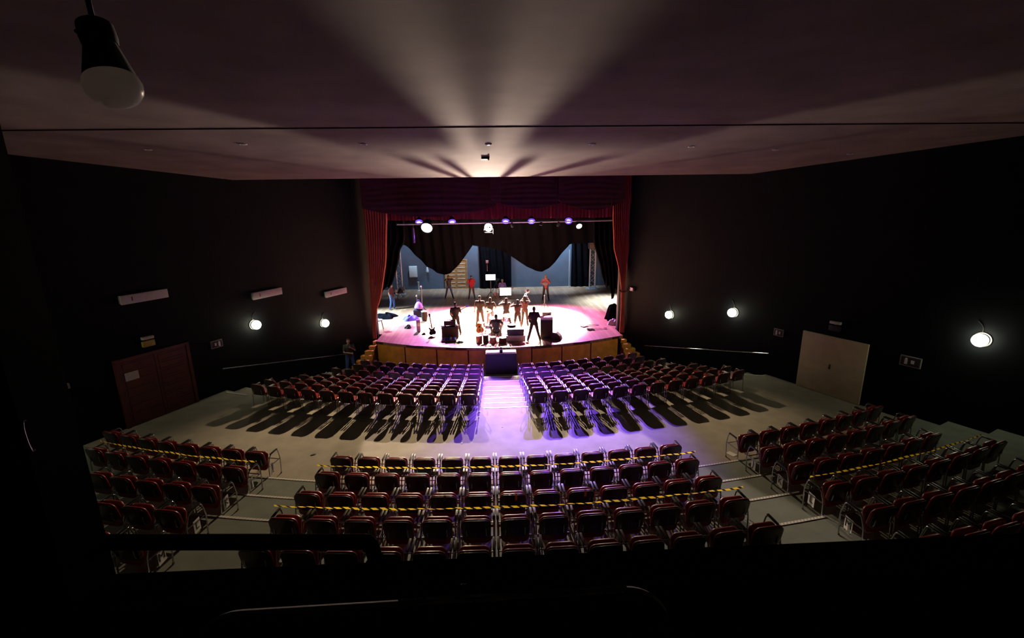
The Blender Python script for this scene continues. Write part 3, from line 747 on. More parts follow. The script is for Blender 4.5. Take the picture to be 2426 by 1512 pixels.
# ------------------------------------------------------------------ stage lamps on the front pipe
LY = 21.4
pz = on_y(1180, 528, LY).z
mb = MB(); a, b = on_y(940, 528, LY).x, on_y(1450, 526, LY).x
mb.tube([(a, LY, pz), (b, LY, pz + .03)], .035, 10)
t = thing('lighting_pipe', 'horizontal silver pipe carrying the stage lamps under the valance', 'pipe', (0, 0, 0)); mb.build('pipe', 'alu', t)
for x in (-5, -2.4, .2, 2.7, 5.2):
    mb = MB(); mb.tube([(x, LY, pz), (x, LY, 10.0)], .012, 6); mb.build('hanger', 'steel', t)
def lamp(label, px, py, r, lens, tgt, group, power, color, cone=100, blend=.6, y=None, name='stage_spotlight', barn=False, pipe=None):
    r *= .9; p = on_y(px, py, y or LY); d = (V(tgt) - p).normalized()
    rz = math.atan2(d.x, -d.y); el = math.asin(d.z)
    t = thing(name, label, 'stage lamp', p, rz, group)
    q = Matrix.Rotation(-el, 3, 'X')          # lens looks along local -y tilted by el
    q = Matrix.Rotation(-el, 3, 'X')
    def place(o): o.matrix_local = q.to_4x4(); return o
    mb = MB(); L = r * 1.5 + .1
    qy = Matrix.Rotation(PI / 2, 3, 'X')
    mbp = [(r * .55, -L), (r * .95, -L * .75), (r * 1.1, -.04), (r * 1.14, 0.02), (r * 1.02, .02), (r * 1.0, -.03)]
    mb.lathe(mbp, n=24); mb.v = [tuple(qy @ V(v)) for v in mb.v]; place(mb.build('housing', 'black', t))
    mb = MB(); mb.lathe([(r * .02, .012), (r * .6, .01), (r * .98, 0), (r * .98, -.02)], n=24); mb.v = [tuple(qy @ V(v)) for v in mb.v]; place(mb.build('lens', lens, t))
    hp = (pipe if pipe is not None else pz) - p.z
    mb = MB(); R_ = r * 1.25
    mb.tube(arc3([(-R_, .05, 0), (-R_, .05, max(hp - .06, R_ * .9)), (R_, .05, max(hp - .06, R_ * .9)), (R_, .05, 0)], .05), .012, 6)
    mb.tube([(0, .05, max(hp - .06, R_ * .9)), (0, .05, max(hp, R_ * .9 + .05))], .025, 8); mb.build('yoke', 'steel', t)
    if barn:
        mb = MB()
        for sx, ln in ((-.2, .86), (.2, .58)):
            mb.box((sx, -.13, ln / 2), (.006, .22, ln))
        mb.box((0, -.2, .14), (.36, .006, .28))
        for k in ():
            m4 = Matrix.Rotation(k * PI / 2, 3, 'Z') @ Matrix.Translation((0, r * 1.1, 0)).to_3x3()
            vs = [V((-r * .9, 0, 0)), V((r * .9, 0, 0)), V((r * .7, .0, r * 1.1)), V((-r * .7, 0, r * 1.1))]
            tip = Matrix.Rotation(-math.radians(38 if k % 2 == 0 else 30), 3, 'X')
            vs = [Matrix.Rotation(k * PI / 2, 3, 'Z') @ ((tip @ v) + V((0, r * 1.1, .01))) for v in vs]
            n = (vs[1] - vs[0]).cross(vs[3] - vs[0]).normalized() * .006
            mb.add(vs + [v + n for v in vs], [(0, 1, 2, 3), (7, 6, 5, 4), (0, 4, 5, 1), (1, 5, 6, 2), (2, 6, 7, 3), (3, 7, 4, 0)])
        mb.v = [tuple(qy @ V(v)) for v in mb.v]; place(mb.build('barn_door', 'black', t, smooth=False))
    if lens == 'bluelens':
        mb = MB(); mb.lathe([(r * 1.0, .004), (r * 1.02, .012), (r * 1.5, .002), (r * 1.5, -.03), (r * 1.02, -.03)], n=24); mb.f = mb.f[:-2]; mb.uv = mb.uv[:-2]; mb.v = [tuple(qy @ V(v)) for v in mb.v]; place(mb.build('halo_ring', 'haloring', t))  # added glowing ring that imitates the violet halo round the lens
    if barn:                                                # added bars and plates that cut the beam into ceiling streaks
        mb = MB()
        for x, w_ in ((.085, .017), (.028, .014), (-.034, .010), (-.058, .014)):
            mb.box((x, -.30, .20), (w_, .006, .30))
        mb.box((-.046, -.303, .019), (.057, .006, .050)); mb.box((.052, -.303, .019), (.076, .006, .050)); mb.box((-.0035, -.303, .019), (.005, .006, .050))
        mb.box((0, -.303, -.01), (.34, .006, .012)); mb.box((0, -.3, .35), (.34, .008, .012))
        for x in (-.165, .165): mb.box((x, -.3, .15), (.01, .008, .42))
        mb.box((0, -.30, -.055), (.42, .008, .02)); mb.box((.2, -.15, -.055), (.012, .3, .012)); mb.box((-.2, -.15, -.055), (.012, .3, .012)); mb.build('streak_mask', 'black', t, smooth=False)
    if power:
        spot(name + '_light', p + d * .09, tgt, power, color, cone, blend, .005 if barn else .035)
    return t
def spot(name, p, tgt, power, color, cone, blend=.5, rad=.1):
    l = bpy.data.lights.new(name, 'SPOT'); l.energy = power; l.color = color; l.spot_size = math.radians(cone); l.spot_blend = blend; l.shadow_soft_size = rad
    o = bpy.data.objects.new(name, l); COL.objects.link(o); o.location = p
    o.rotation_euler = (V(tgt) - V(p)).to_track_quat('-Z', 'Y').to_euler(); return o
WARM = (1, .74, .46); VIO = (.2, .08, 1)
lamp('largest warm white stage lamp glaring at the left end of the pipe', 1011, 540, .27, 'warmlens', (-4.0, 12.6, 1.2), 'warm stage lamps', PW[0], WARM, 62, .9)
lamp('warm white stage lamp glaring at the middle of the pipe', 1157, 539, .2, 'warmlens', (-.2, 10, 5.6), 'warm stage lamps', PW[1], (1, .77, .6), 100, 1.0, barn=True)
lamp('smaller warm white stage lamp at the right end of the pipe', 1372, 536, .14, 'warmlens', (4.5, 12.8, 1.2), 'warm stage lamps', PW[2], WARM, 58, .9)
for i, (px, py, lb, tg, pw) in enumerate(((993, 527, 'violet stage lamp half hidden by the largest warm lamp', (-3, 17, 1), .4), (1071, 526, 'violet stage lamp between the largest and middle warm lamps', (-1.2, 17.2, .6), 1),
        (1198, 525, 'violet stage lamp just right of the middle warm lamp', (0, 16.6, .6), 1.4), (1259, 525, 'violet stage lamp at the centre right of the pipe', (1.2, 15.8, .8), 1.3), (1347, 524, 'violet stage lamp beside the smaller warm lamp at right', (1.8, 13.2, 1), 1.1))):
    lamp(lb, px, py, .125, 'bluelens', tg, 'violet stage lamps', PV * pw, VIO, 42, .9, y=LY + (.5 if i == 0 else 0))
for px, py, lb, tg in ((1214, 536, 'unlit slim stage lamp hanging right of the middle warm lamp', (2.5, 27, 1)), (1281, 533, 'unlit pale stage lamp hanging right of centre on the pipe', (1, 20, 1)), (1322, 534, 'unlit slim stage lamp tilted down near the right end', (2, 27, 1))):
    lamp(lb, px, py, .07, 'frost', tg, 'unlit stage lamps', 0, None)

p = on_y(979, 541, LY); q = on_y(983, 576, LY); mb = MB(); mb.box((0, 0, (q.z - p.z) / 2), (.07, .05, p.z - q.z), bev=.01); mb.tube([(0, 0, 0), (0, 0, pz - p.z)], .012, 6)
o = mb.build('hanging_strip', 'purple'); o.location = p; tag(o, 'violet lit strip hanging from the lamp pipe at the left of the largest lamp', 'cable')
# ------------------------------------------------------------------ people
def fuse(mb, name, m, parent, voxel):
    """merge overlapping volumes into one continuous skin"""
    me = mb.mesh(name, m, smooth=False); o = bpy.data.objects.new(name, me); COL.objects.link(o)
    r = o.modifiers.new('r', 'REMESH'); r.mode = 'VOXEL'; r.voxel_size = voxel; r.use_smooth_shade = True
    s = o.modifiers.new('s', 'SMOOTH'); s.factor = .5; s.iterations = 4
    dg = bpy.context.evaluated_depsgraph_get(); nm = bpy.data.meshes.new_from_object(o.evaluated_get(dg))
    bpy.data.objects.remove(o); nm.name = name
    if not nm.materials: nm.materials.append(MT[m])
    nm.polygons.foreach_set('use_smooth', [True] * len(nm.polygons))
    return link(name, nm, parent)
def person(label, loc, rz, h=1.72, shirt='dark', legs='dark', skin='skin', hair='hair', longhair=False, sleeves=.55, shorts=False,
           px_=None, nx_=None, stance=.12, lean_=0.0, sit=False, turn=0.0, nod=0.0, cap_=None, face=False, build_=1.0, step=0.0, group=None):
    k = h / 1.75
    t = thing('person', label, 'person', loc, rz, group)
    S = lambda x, y, z: V((x * k, y * k, z * k))
    hz = .93 if not sit else .50
    dz = hz - .93
    def U(x, y, z):                                        # upper body point, leaned forward from the hips
        q = V((x, y, z + dz)); a = lean_; r = q - V((0, 0, hz))
        return (V((0, 0, hz)) + Matrix.Rotation(a, 3, 'X') @ r) * k
    sh = {1: U(.185 * build_, 0, 1.42), -1: U(-.185 * build_, 0, 1.42)}
    pose = {1: px_ or ((.27, .02, 1.15), (.29, -.08, .92)), -1: nx_ or ((-.27, .02, 1.15), (-.29, -.08, .92))}
    el = {s: U(*pose[s][0]) for s in pose}; wr = {s: U(*pose[s][1]) for s in pose}
    hip = {s: S(s * .09, 0, hz) for s in (1, -1)}
    if sit:
        kn = {s: S(s * .2, -.42, .5) for s in (1, -1)}; an = {s: S(s * .22, -.44, .09) for s in (1, -1)}
    else:
        kn = {s: S(s * (.09 + stance * .45), -.03 - s * step * .5, .51) for s in (1, -1)}; an = {s: S(s * (.09 + stance), .02 - s * step, .085) for s in (1, -1)}
    B = lambda v: v * k
    body = MB(); hc = U(0, -.012 - .02 * nod, 1.635)
    Rh = Matrix.Rotation(turn, 3, 'Z') @ Matrix.Rotation(nod, 3, 'X') 
    H = lambda x, y, z: hc + Rh @ (V((x, y, z)) * k)
    # head: skull, jaw, nose, ears, brow
    hb = MB(); hb.ball((0, 0, 0), (1, 1, 1), 16, 12)
    body.add([H(v[0] * .076, .012 + v[1] * .096, .012 + v[2] * .105) for v in hb.v], hb.f)
    body.add([H(v[0] * .056, -.03 + v[1] * .062, -.055 + v[2] * .066) for v in hb.v], hb.f)
    body.add([H(v[0] * .014, -.096 + v[1] * .022, -.012 + v[2] * .026) for v in hb.v], hb.f)
    body.add([H(v[0] * .05, -.07 + v[1] * .02, .03 + v[2] * .014) for v in hb.v], hb.f)
    body.add([H(v[0] * .024, -.083 + v[1] * .014, -.06 + v[2] * .012) for v in hb.v], hb.f)
    for s in (1, -1): body.add([H(s * .078 + v[0] * .012, .012 + v[1] * .022, -.005 + v[2] * .034) for v in hb.v], hb.f)
    body.cap(U(0, .015, 1.46), H(0, .015, -.06), B(.056), B(.052))
    body.cap(U(0, .01, 1.38), U(0, 0, 1.1), B(.13), B(.115)); body.cap(U(0, 0, 1.1), S(0, 0, hz), B(.12), B(.135))
    body.cap(sh[1], sh[-1], B(.066), B(.066))
    for s in (1, -1):
        body.cap(sh[s], el[s], B(.050), B(.038)); body.cap(el[s], wr[s], B(.037), B(.025))
        body.cap(hip[s], kn[s], B(.085), B(.052)); body.cap(kn[s], an[s], B(.052), B(.036))
        # hand: palm, four bent fingers and a thumb from the side of the palm
        d = (wr[s] - el[s]).normalized(); side_ = d.cross(V((0, -1, .2))); side_ = side_.normalized() if side_.length > .1 else V((1, 0, 0)); nr = side_.cross(d)
        pc = wr[s] + d * B(.05)
        for q in (-.022, 0, .022): body.cap(wr[s] + d * B(.01) + side_ * B(q * .6), pc + d * B(.035) + side_ * B(q), B(.015), B(.0135), 8)
        for q, L in ((-.032, .062), (-.011, .074), (.011, .07), (.032, .054)):
            a = pc + d * B(.035) + side_ * B(q); b = a + (d * .85 + nr * .5).normalized() * B(L * .55); c = b + (d * .25 + nr).normalized() * B(L * .5)
            body.cap(a, b, B(.0105), B(.0098), 7); body.cap(b, c, B(.0098), B(.0088), 7)
        a = wr[s] + d * B(.03) - side_ * B(.028); b = a + (d * .6 - side_ * .7 + nr * .3).normalized() * B(.036); c = b + (d * .9 + nr * .5).normalized() * B(.03)
        body.cap(a, b, B(.0125), B(.011), 7); body.cap(b, c, B(.011), B(.0095), 7)
        f = V((0, -1, 0)); f.rotate(Matrix.Rotation(s * .2, 3, 'Z'))
        body.cap(an[s] + V((0, B(.01), B(-.045))), an[s] + f * B(.15) + V((0, 0, B(-.05))), B(.038), B(.032))
    fuse(body, 'body', skin, t, .0115)
    m_ = MB()                                               # shirt
    m_.cap(U(0, .01, 1.36), U(0, 0, 1.12), B(.155 * build_), B(.14 * build_)); m_.cap(U(0, 0, 1.12), U(0, 0, .95), B(.145 * build_), B(.155 * build_))
    m_.cap(sh[1] + V((0, 0, B(-.01))), sh[-1] + V((0, 0, B(-.01))), B(.082), B(.082)); m_.cap(U(0, .01, 1.40), U(0, .015, 1.475), B(.1), B(.062))
    for s in (1, -1):
        m_.cap(U(s * .07, 0, 1.33), U(s * .06, 0, 1.12), B(.135 * build_), B(.12 * build_))
        e = sh[s].lerp(el[s], min(1, sleeves * 1.25)); m_.cap(sh[s], e, B(.075), B(.06))
        if sleeves > .9: m_.cap(el[s], el[s].lerp(wr[s], .9), B(.055), B(.042))
    fuse(m_, 'shirt', shirt, t, .017)
    m_ = MB()                                               # trousers or shorts
    m_.cap(S(-.05, 0, hz + .04), S(.05, 0, hz + .04), B(.13), B(.13)); 
    for s in (1, -1):
        m_.cap(hip[s], kn[s], B(.104), B(.075))
        if not shorts: m_.cap(kn[s], an[s] + V((0, 0, B(.01))), B(.073), B(.06))
    fuse(m_, 'trousers' if not shorts else 'shorts', legs, t, .017)
    for s in (1, -1):                                       # shoes
        m_ = MB(); f = V((0, -1, 0)); f.rotate(Matrix.Rotation(s * .2, 3, 'Z')); a = an[s] + V((0, 0, B(-.04)))
        m_.cap(a + V((0, B(.03), 0)), a + f * B(.16), B(.044), B(.04)); m_.cap(a, a + V((0, 0, B(.05))), B(.045), B(.045))
        lo = an[s].z - B(.085)
        o = fuse(m_, 'shoe', 'shoe', t, .014)
        for v in o.data.vertices: v.co.z = max(v.co.z, lo)
    m_ = MB()                                               # hair
    m_.add([H(v[0] * .086, .022 + v[1] * .1, .03 + v[2] * .1) for v in hb.v], [f for f in hb.f])
    m_.add([H(v[0] * .082, .05 + v[1] * .07, -.02 + v[2] * .09) for v in hb.v], hb.f)
    if longhair:
        m_.cap(H(0, .06, -.02), H(0, .085, -.22), B(.075), B(.07))
        for s in (1, -1): m_.cap(H(s * .06, .03, 0), H(s * .075, .035, -.2), B(.035), B(.03))
    fuse(m_, 'hair', hair, t, .014)
    if cap_:
        m_ = MB(); m_.add([H(v[0] * .092, .01 + v[1] * .108, .045 + max(-.2, v[2]) * .085) for v in hb.v], hb.f); m_.add([H(v[0] * .07, -.11 + v[1] * .07, .04 + v[2] * .01) for v in hb.v], hb.f)
        fuse(m_, 'cap', cap_, t, .014)
    if face:
        for s in (1, -1):
            m_ = MB(); m_.ball(H(s * .03, -.086, .008), B(.010), 10, 6); m_.build('eye', 'ink', t)
        m_ = MB(); m_.box(H(0, -.098, -.06), (B(.045), B(.008), B(.008))); m_.build('mouth', 'maroon', t, smooth=False)
    return t
def stand_at(px, py_head, h, z=None):
    """stage point under somebody of height h whose head top is seen there"""
    p = on_z(px, py_head, (SZ if z is None else z) + h); p.z = SZ if z is None else z; return p
UPP = lambda s: ((s * .3, -.12, 1.3), (s * .08, -.22, 1.52))        # hand raised to the face
P1 = stand_at(926, 673, 1.68); person('person in a maroon top and blue jeans standing at the left edge of the stage', P1, math.radians(60), 1.68, 'maroon', 'denim', longhair=True, px_=((.25, -.1, 1.15), (.12, -.3, 1.1)))
P2 = stand_at(1062, 652, 1.7); person('person in dark shirt and jeans with both arms raised to head, upstage left', P2, math.radians(15), 1.7, 'dark', 'denim', px_=((.36, -.05, 1.42), (.16, -.12, 1.62)), nx_=((-.34, -.12, 1.3), (-.2, -.3, 1.42)), stance=.18, face=True, step=.1)
P3 = stand_at(1116, 653, 1.66); person('person in a bright red shirt and pale cap standing by the wooden door', P3, 0.1, 1.66, 'red', 'khaki', cap_='khaki', build_=1.12, face=True, px_=((.28, .04, 1.15), (.2, -.14, 1.0)), nx_=((-.3, .03, 1.15), (-.26, -.1, .93)))
P4 = stand_at(1293, 652, 1.76); person('blond long haired person in a pink top holding a microphone to the mouth', P4, -.1, 1.76, 'pink', 'brown', 'skin2', 'blonde', True, sleeves=1.0, px_=((.27, -.1, 1.2), (.06, -.2, 1.49)), nx_=((-.3, -.04, 1.2), (-.08, -.26, 1.2)), face=True)
P6 = stand_at(1078, 716, 1.72); person('guitarist in a brown shirt seen from behind, standing behind the large amplifier', P6, PI + .15, 1.72, 'brown', 'brown', stance=.13, px_=((.28, .0, 1.17), (.16, -.2, 1.02)), nx_=((-.28, 0, 1.17), (-.3, -.26, 1.12)))
P7 = stand_at(1136, 701, 1.75); person('short haired person in brown seen from behind, left one of the standing pair', P7, PI, 1.75, 'brown', 'khaki')
P8 = stand_at(1161, 705, 1.66); person('long haired person in pale trousers seen from behind, right one of the pair', P8, PI, 1.66, 'brown', 'whitecloth', longhair=True, nx_=((-.33, 0, 1.17), (-.2, -.1, .98)), px_=((.27, -.05, 1.15), (.12, -.2, 1.1)))
P9 = stand_at(1199, 706, 1.66); person('long haired musician with raised elbows, left one of the three front players', P9, PI + .2, 1.66, 'brown', 'brown', longhair=True, px_=((.4, -.1, 1.36), (.18, -.3, 1.46)), nx_=((-.3, -.16, 1.32), (-.1, -.32, 1.46)), stance=.17, step=.12)
P10 = stand_at(1226, 710, 1.64); person('musician in a short dress with raised elbow, middle one of the three players', P10, PI + .2, 1.64, 'maroon', 'brown', longhair=True, shorts=True, px_=((.42, -.1, 1.34), (.2, -.3, 1.44)), nx_=((-.3, -.12, 1.2), (-.14, -.3, 1.4)), stance=.13)
P11 = stand_at(1243, 701, 1.68); person('musician in red brown holding up a bright horn, right one of the three players', P11, PI - .25, 1.68, 'maroon', 'brown', longhair=True, px_=((.25, -.18, 1.4), (.08, -.36, 1.58)), nx_=((-.28, -.16, 1.36), (-.1, -.34, 1.56)), stance=.08, lean_=-.1)
P12 = stand_at(1265, 727, 1.72); person('guitarist in brown seen from behind with legs apart, near the tall cabinet', P12, PI, 1.72, 'brown', 'brown', stance=.2, px_=((.27, .02, 1.17), (.12, -.2, 1.05)), nx_=((-.29, .0, 1.2), (-.46, -.2, 1.18)), step=.04)
pd = on_z(1176, 805, SZ); PD = V((pd.x, on_y(1176, 757, pd.y).y, SZ))
person('drummer in dark clothes seated behind the drum kit, seen from behind', PD, PI, 1.72, 'dark', 'dark', sit=True, px_=((.34, -.06, 1.2), (.3, -.34, 1.12)), nx_=((-.36, -.08, 1.22), (-.34, -.38, 1.16)), turn=.2)
pk = on_z(1190, 700, SZ); PK = V((on_y(1190, 680, 33.6).x, 33.6, SZ))
person('grey haired person seated behind the keyboard with the white cloth front', PK, 0, 1.7, 'purple', 'dark', 'skin2', 'grhair', sit=True, px_=((.28, -.06, 1.16), (.2, -.34, 1.08)), nx_=((-.28, -.06, 1.16), (-.2, -.34, 1.08)), face=True, nod=.25)
pa = on_z(835, 866, .05); PA = V((pa.x, pa.y, -.08))
person('person in dark top and blue jeans standing by the left wall below the stage', V((-7.0, 20.9, -.08)), .5, 1.72, 'dark', 'denim', px_=((.25, -.14, 1.18), (.05, -.24, 1.36)), nx_=((-.25, -.1, 1.14), (.02, -.26, 1.1)), face=True, turn=-.2)

# ------------------------------------------------------------------ instruments and props
def frame_at(p, rz): return Matrix.Translation(p) @ Matrix.Rotation(rz, 4, 'Z')
EG = [(0, -.2), (.11, -.205), (.165, -.15), (.17, -.06), (.125, .0), (.115, .05), (.16, .12), (.15, .17), (.1, .14), (.055, .09), (-.055, .09), (-.08, .15), (-.13, .2), (-.16, .15), (-.12, .05), (-.13, -.01), (-.18, -.08), (-.165, -.17), (-.1, -.21)]
AG = [(0, -.26), (.12, -.25), (.19, -.19), (.205, -.1), (.17, -.01), (.125, .05), (.13, .11), (.145, .16), (.12, .22), (.05, .245), (-.05, .245), (-.12, .22), (-.145, .16), (-.13, .11), (-.125, .05), (-.17, -.01), (-.205, -.1), (-.19, -.19), (-.12, -.25)]
def guitar(label, mtx, body, m, acoustic=False, name=None):
    t = thing(name or ('acoustic_guitar' if acoustic else 'electric_guitar'), label, 'guitar'); t.matrix_world = mtx
    d = .1 if acoustic else .042
    mb = MB(); mb.prism(body, -d / 2, d / 2); mb.build('body', m, t, ang=50)
    top = .245 if acoustic else .09
    mb = MB(); mb.box((0, -d / 2 - .004, (top + .72) / 2), (.05, .026, .72 - top)); mb.build('neck', 'maple', t, smooth=False)
    mb = MB(); mb.prism([(-.03, .71), (.03, .71), (.045, .86), (.01, .9), (-.04, .87)], -d / 2 - .012, -d / 2 + .006); mb.build('headstock', m, t, smooth=False)
    mb = MB()
    for z in (.75, .79, .83):
        for x in (-.05, .05): mb.cyl((x * .9, -d / 2, z), (x * 1.25, -d / 2, z), .008, n=8)
    mb.build('tuner', 'chrome', t)
    mb = MB(); mb.box((0, -d / 2 - .008, -.12), (.09, .02, .03)); mb.build('bridge', 'blackgloss', t, smooth=False)
    if acoustic:
        mb = MB(); mb.cyl((0, -d / 2 - .003, .06), (0, -d / 2 + .001, .06), .05, n=24); mb.build('sound_hole', 'black', t)
    else:
        mb = MB()
        for z in (-.05, .03): mb.box((0, -d / 2 - .006, z), (.08, .016, .03))
        mb.build('pickup', 'chrome', t, smooth=False)
    return t
def hold(P, rz, lx, ly, lz, tilt, yaw=0.0):
    return frame_at(P, rz) @ Matrix.Translation((lx, ly, lz)) @ Matrix.Rotation(yaw, 4, 'Z') @ Matrix.Rotation(tilt, 4, 'Y')
guitar('dark electric guitar held by the guitarist behind the large amplifier', hold(P6, PI + .15, .06, -.25, 1.05, math.radians(-62)), EG, 'blackgloss')
guitar('dark electric guitar held level by the guitarist near the tall cabinet', hold(P12, PI, .05, -.26, 1.05, math.radians(-76)), EG, 'brown')
def guitar_on_stand(label, px, py, body, m, ac, rz=.0):
    p = on_z(px, py, SZ)
    guitar(label, frame_at(p, rz) @ Matrix.Translation((0, 0, .34 if ac else .3)) @ Matrix.Rotation(math.radians(-14), 4, 'X') @ Matrix.Rotation(math.radians(-6), 4, 'Y'), body, m, ac)
    t = thing('guitar_stand', 'black tubular stand under the ' + ('orange acoustic guitar' if ac else 'black electric guitar at stage left'), 'stand', p + V((0, .08, 0)), rz, 'guitar stands')
    mb = MB()
    for s in (1, -1):
        mb.tube(arc3([(s * .2, .12, .01), (s * .06, .1, .42), (s * .06, .1, .55)], .1), .009, 6); mb.tube(arc3([(s * .2, -.2, .01), (s * .1, 0, .06), (s * .1, -.14, .06), (s * .1, -.17, .1)], .03), .009, 6)
    mb.tube([(0, .1, .5), (0, .1, .75)], .009, 6); mb.build('tube_frame', 'steel', t)
    mb = MB(); mb.tube(arc3([(-.07, -.0, .75), (-.05, .1, .75), (.05, .1, .75), (.07, .0, .75)], .03), .012, 6); mb.build('neck_yoke', 'black', t)
guitar_on_stand('black electric guitar on a stand at the left of the large amplifier', 1025, 797, EG, 'blackgloss', False, .25)
guitar_on_stand('orange acoustic guitar on a stand left of the drum kit', 1137, 792, AG, 'orangewood', True, 0)
for lb, px, py, r_, m in (('pale electric guitar lying on the boards at the right of the stage', 1385, 774, 1.25, 'purple'), ('dark electric guitar lying in front of the pale one at the right', 1400, 782, 1.45, 'blackgloss')):
    p = on_z(px, py, SZ); guitar(lb, Matrix.Translation(p + V((0, 0, .035))) @ Matrix.Rotation(-r_, 4, 'Z') @ Matrix.Rotation(-PI / 2, 4, 'X'), EG, m)
def amp(name, label, p, w, d, h, rz=0.0, m='tolex', grille=True, knobs=True, cat='amplifier', g=None, hnd=True):
    t = thing(name, label, cat, p, rz, g)
    mb = MB(); mb.box((0, 0, h / 2 + .03), (w, d, h), bev=.02); mb.build('cabinet', m, t)
    if grille:
        mb = MB(); mb.box((0, d / 2 + .004, h * .45 + .03), (w - .07, .012, h * .75), bev=.004); mb.build('grille', 'grille', t)
    mb = MB(); mb.box((0, -d / 2 - .004, h * .5 + .03), (w - .1, .01, h * .62)); mb.build('back_panel', 'brown', t, smooth=False)
    if knobs:
        mb = MB()
        for i in range(6): mb.cyl((-.35 * w + i * .14 * w, d / 2, h * .92 + .03), (-.35 * w + i * .14 * w, d / 2 + .025, h * .92 + .03), .014, n=10)
        mb.build('knob', 'white', t)
    if hnd:
      mb = MB(); mb.tube(arc3([(-.1, 0, h + .03), (-.1, 0, h + .07), (.1, 0, h + .07), (.1, 0, h + .03)], .03), .012, 6); mb.build('handle', 'black', t)
    for x in (-1, 1):
        for y in (-1, 1):
            mb = MB(); mb.cyl((x * (w / 2 - .07), y * (d / 2 - .06), 0), (x * (w / 2 - .07), y * (d / 2 - .06), .032), .025); mb.build('foot', 'black', t)
    return t
def hgt(px, yb, yt, p): return on_y(px, yt, p.y).z - SZ
p = on_z(1066, 803, SZ) + V((0, .3, 0)); hh = hgt(1066, 803, 774, p)
amp('guitar_cabinet', 'large dark speaker cabinet standing at the front left of the stage', p, .84, .42, hh, .04, knobs=False, hnd=False)
amp('amplifier_head', 'dark amplifier head on top of the large speaker cabinet', p + V((0, .02, hh + .05)), .58, .26, .24, .04)
for s, lb in ((-1, 'left'), (1, 'right')):
    mb = MB(); mb.box((0, 0, .03), (.2, .26, .06), bev=.02); o = mb.build('folded_towel', 'whitecloth'); o.location = p + V((s * .36, -.02, hh + .03)); tag(o, f'white folded cloth on the {lb} end of the large speaker cabinet', 'cloth', 'white cloths on the large cabinet')
q = p + V((0, -.62, 0)); t = thing('effects_board', 'blue lit effects board with pale ribs in front of the large cabinet', 'pedal board', q)
mb = MB(); mb.box((0, 0, .05), (.66, .5, .08), rx=.12, bev=.01); mb.build('board', 'blue', t)
for i in range(4):
    mb = MB(); mb.box((-.24 + .16 * i, .0, .115), (.11, .24, .05), rx=.12, bev=.012); mb.build('pedal', ['purple', 'blue', 'whitecloth', 'blue'][i], t)
mb = MB(); mb.box((0, -.27, .05), (.72, .06, .1), bev=.01); mb.build('front_rail', 'blackgloss', t)
p = on_z(1296, 804, SZ) + V((0, .28, 0)); hh = hgt(1296, 804, 753, p)
amp('tall_speaker_cabinet', 'tall dark speaker cabinet standing at the front right of the stage', p, .60, .46, hh, -.05, knobs=False, cat='speaker', hnd=False)
mb = MB(); mb.box((0, 0, .02), (.6, .44, .04), bev=.012); mb.box((0, -.25, -.03), (.58, .03, .1), bev=.01); o = mb.build('white_cloth', 'whitecloth'); o.location = p + V((0, 0, hh + .03)); o.rotation_euler = (0, 0, -.05)
tag(o, 'white cloth laid over the top of the tall speaker cabinet', 'cloth')
q = on_z(1317, 806, SZ) + V((.05, .18, 0)); t = thing('floor_monitor', 'dark wedge floor monitor leaning beside the tall speaker cabinet', 'speaker', q, -.35)
mb = MB(); mb.prism([(-.24, 0), (.26, 0), (.2, .2), (.02, .36), (-.2, .38)], -.2, .2); mb.build('wedge', 'tolex', t, smooth=False)
mb = MB(); mb.prism([(.262, .02), (.268, .02), (.212, .2), (.034, .36), (.028, .355), (.205, .195)], -.18, .18); mb.build('grille', 'grille', t, smooth=False)
q = on_z(1295, 748, SZ) + V((0, .0, 0)); q2 = stand_at(1295, 735, .62)
amp('small_amplifier', 'small dark amplifier farther back behind the tall speaker cabinet', q2, .52, .3, .5, .0)
def pole(label, px, yb, yt, r, m='steel', name='stand_pole'):
    p = on_z(px, yb, SZ); z = hgt(px, yb, yt, p); t = thing(name, label, 'stand', p, .3)
    mb = MB(); mb.tube([(0, 0, .12), (0, 0, z)], r, 8); mb.build('pole', m, t)
    for k in range(3):
        a = 2 * PI * k / 3; mb = MB(); mb.tube([(0, 0, .3), (.28 * math.cos(a), .28 * math.sin(a), .012)], r * .7, 6); mb.build('leg', m, t)
    mb = MB(); mb.lathe([(r * 1.6, 0), (r * 1.6, .08), (r, .1)], (0, 0, z - .08), 12); mb.build('top_clamp', 'white' if px < 1100 else m, t); return t
pole('tall dark stand pole at stage left behind the stacked cases', 1001, 738, 678, .032)
pole('shorter dark stand pole at stage left of the tall one', 989, 736, 700, .028)
pole('thin dark stand pole behind the small amplifier at stage right', 1290, 729, 700, .03)
pole('thin microphone stand between the drum kit and the guitarist', 1213, 783, 757, .012, name='microphone_stand')
pole('thin microphone stand to the right of the drum kit', 1250, 806, 785, .012, name='microphone_stand')
p = on_z(992, 752, SZ); hh = hgt(992, 752, 737, p)
amp('keyboard_amplifier', 'dark square amplifier at stage left under a violet lit bag', p + V((0, .25, 0)), .62, .4, hh, .0)
t = thing('equipment_bag', 'pale bag lit violet standing on the amplifier at stage left', 'bag', p + V((0, .25, hh + .1)))
mb = MB(); mb.lathe([(.02, 0), (.24, .01), (.27, .08), (.2, .26), (.1, .4), (.02, .44)], n=16); mb.build('bag_body', 'purple', t)
mb = MB(); mb.tube(arc3([(-.08, 0, .38), (-.07, 0, .52), (.07, 0, .52), (.08, 0, .38)], .05), .016, 6); mb.build('bag_handle', 'blue', t)
p = on_z(1006, 760, SZ); t = thing('conga_drum', 'tall brown drum with white head beside the amplifier at stage left', 'drum', p); hh = hgt(1006, 760, 738, p)
mb = MB(); mb.lathe([(.14, 0), (.19, hh * .55), (.17, hh)], n=20); mb.build('shell', 'brown', t)
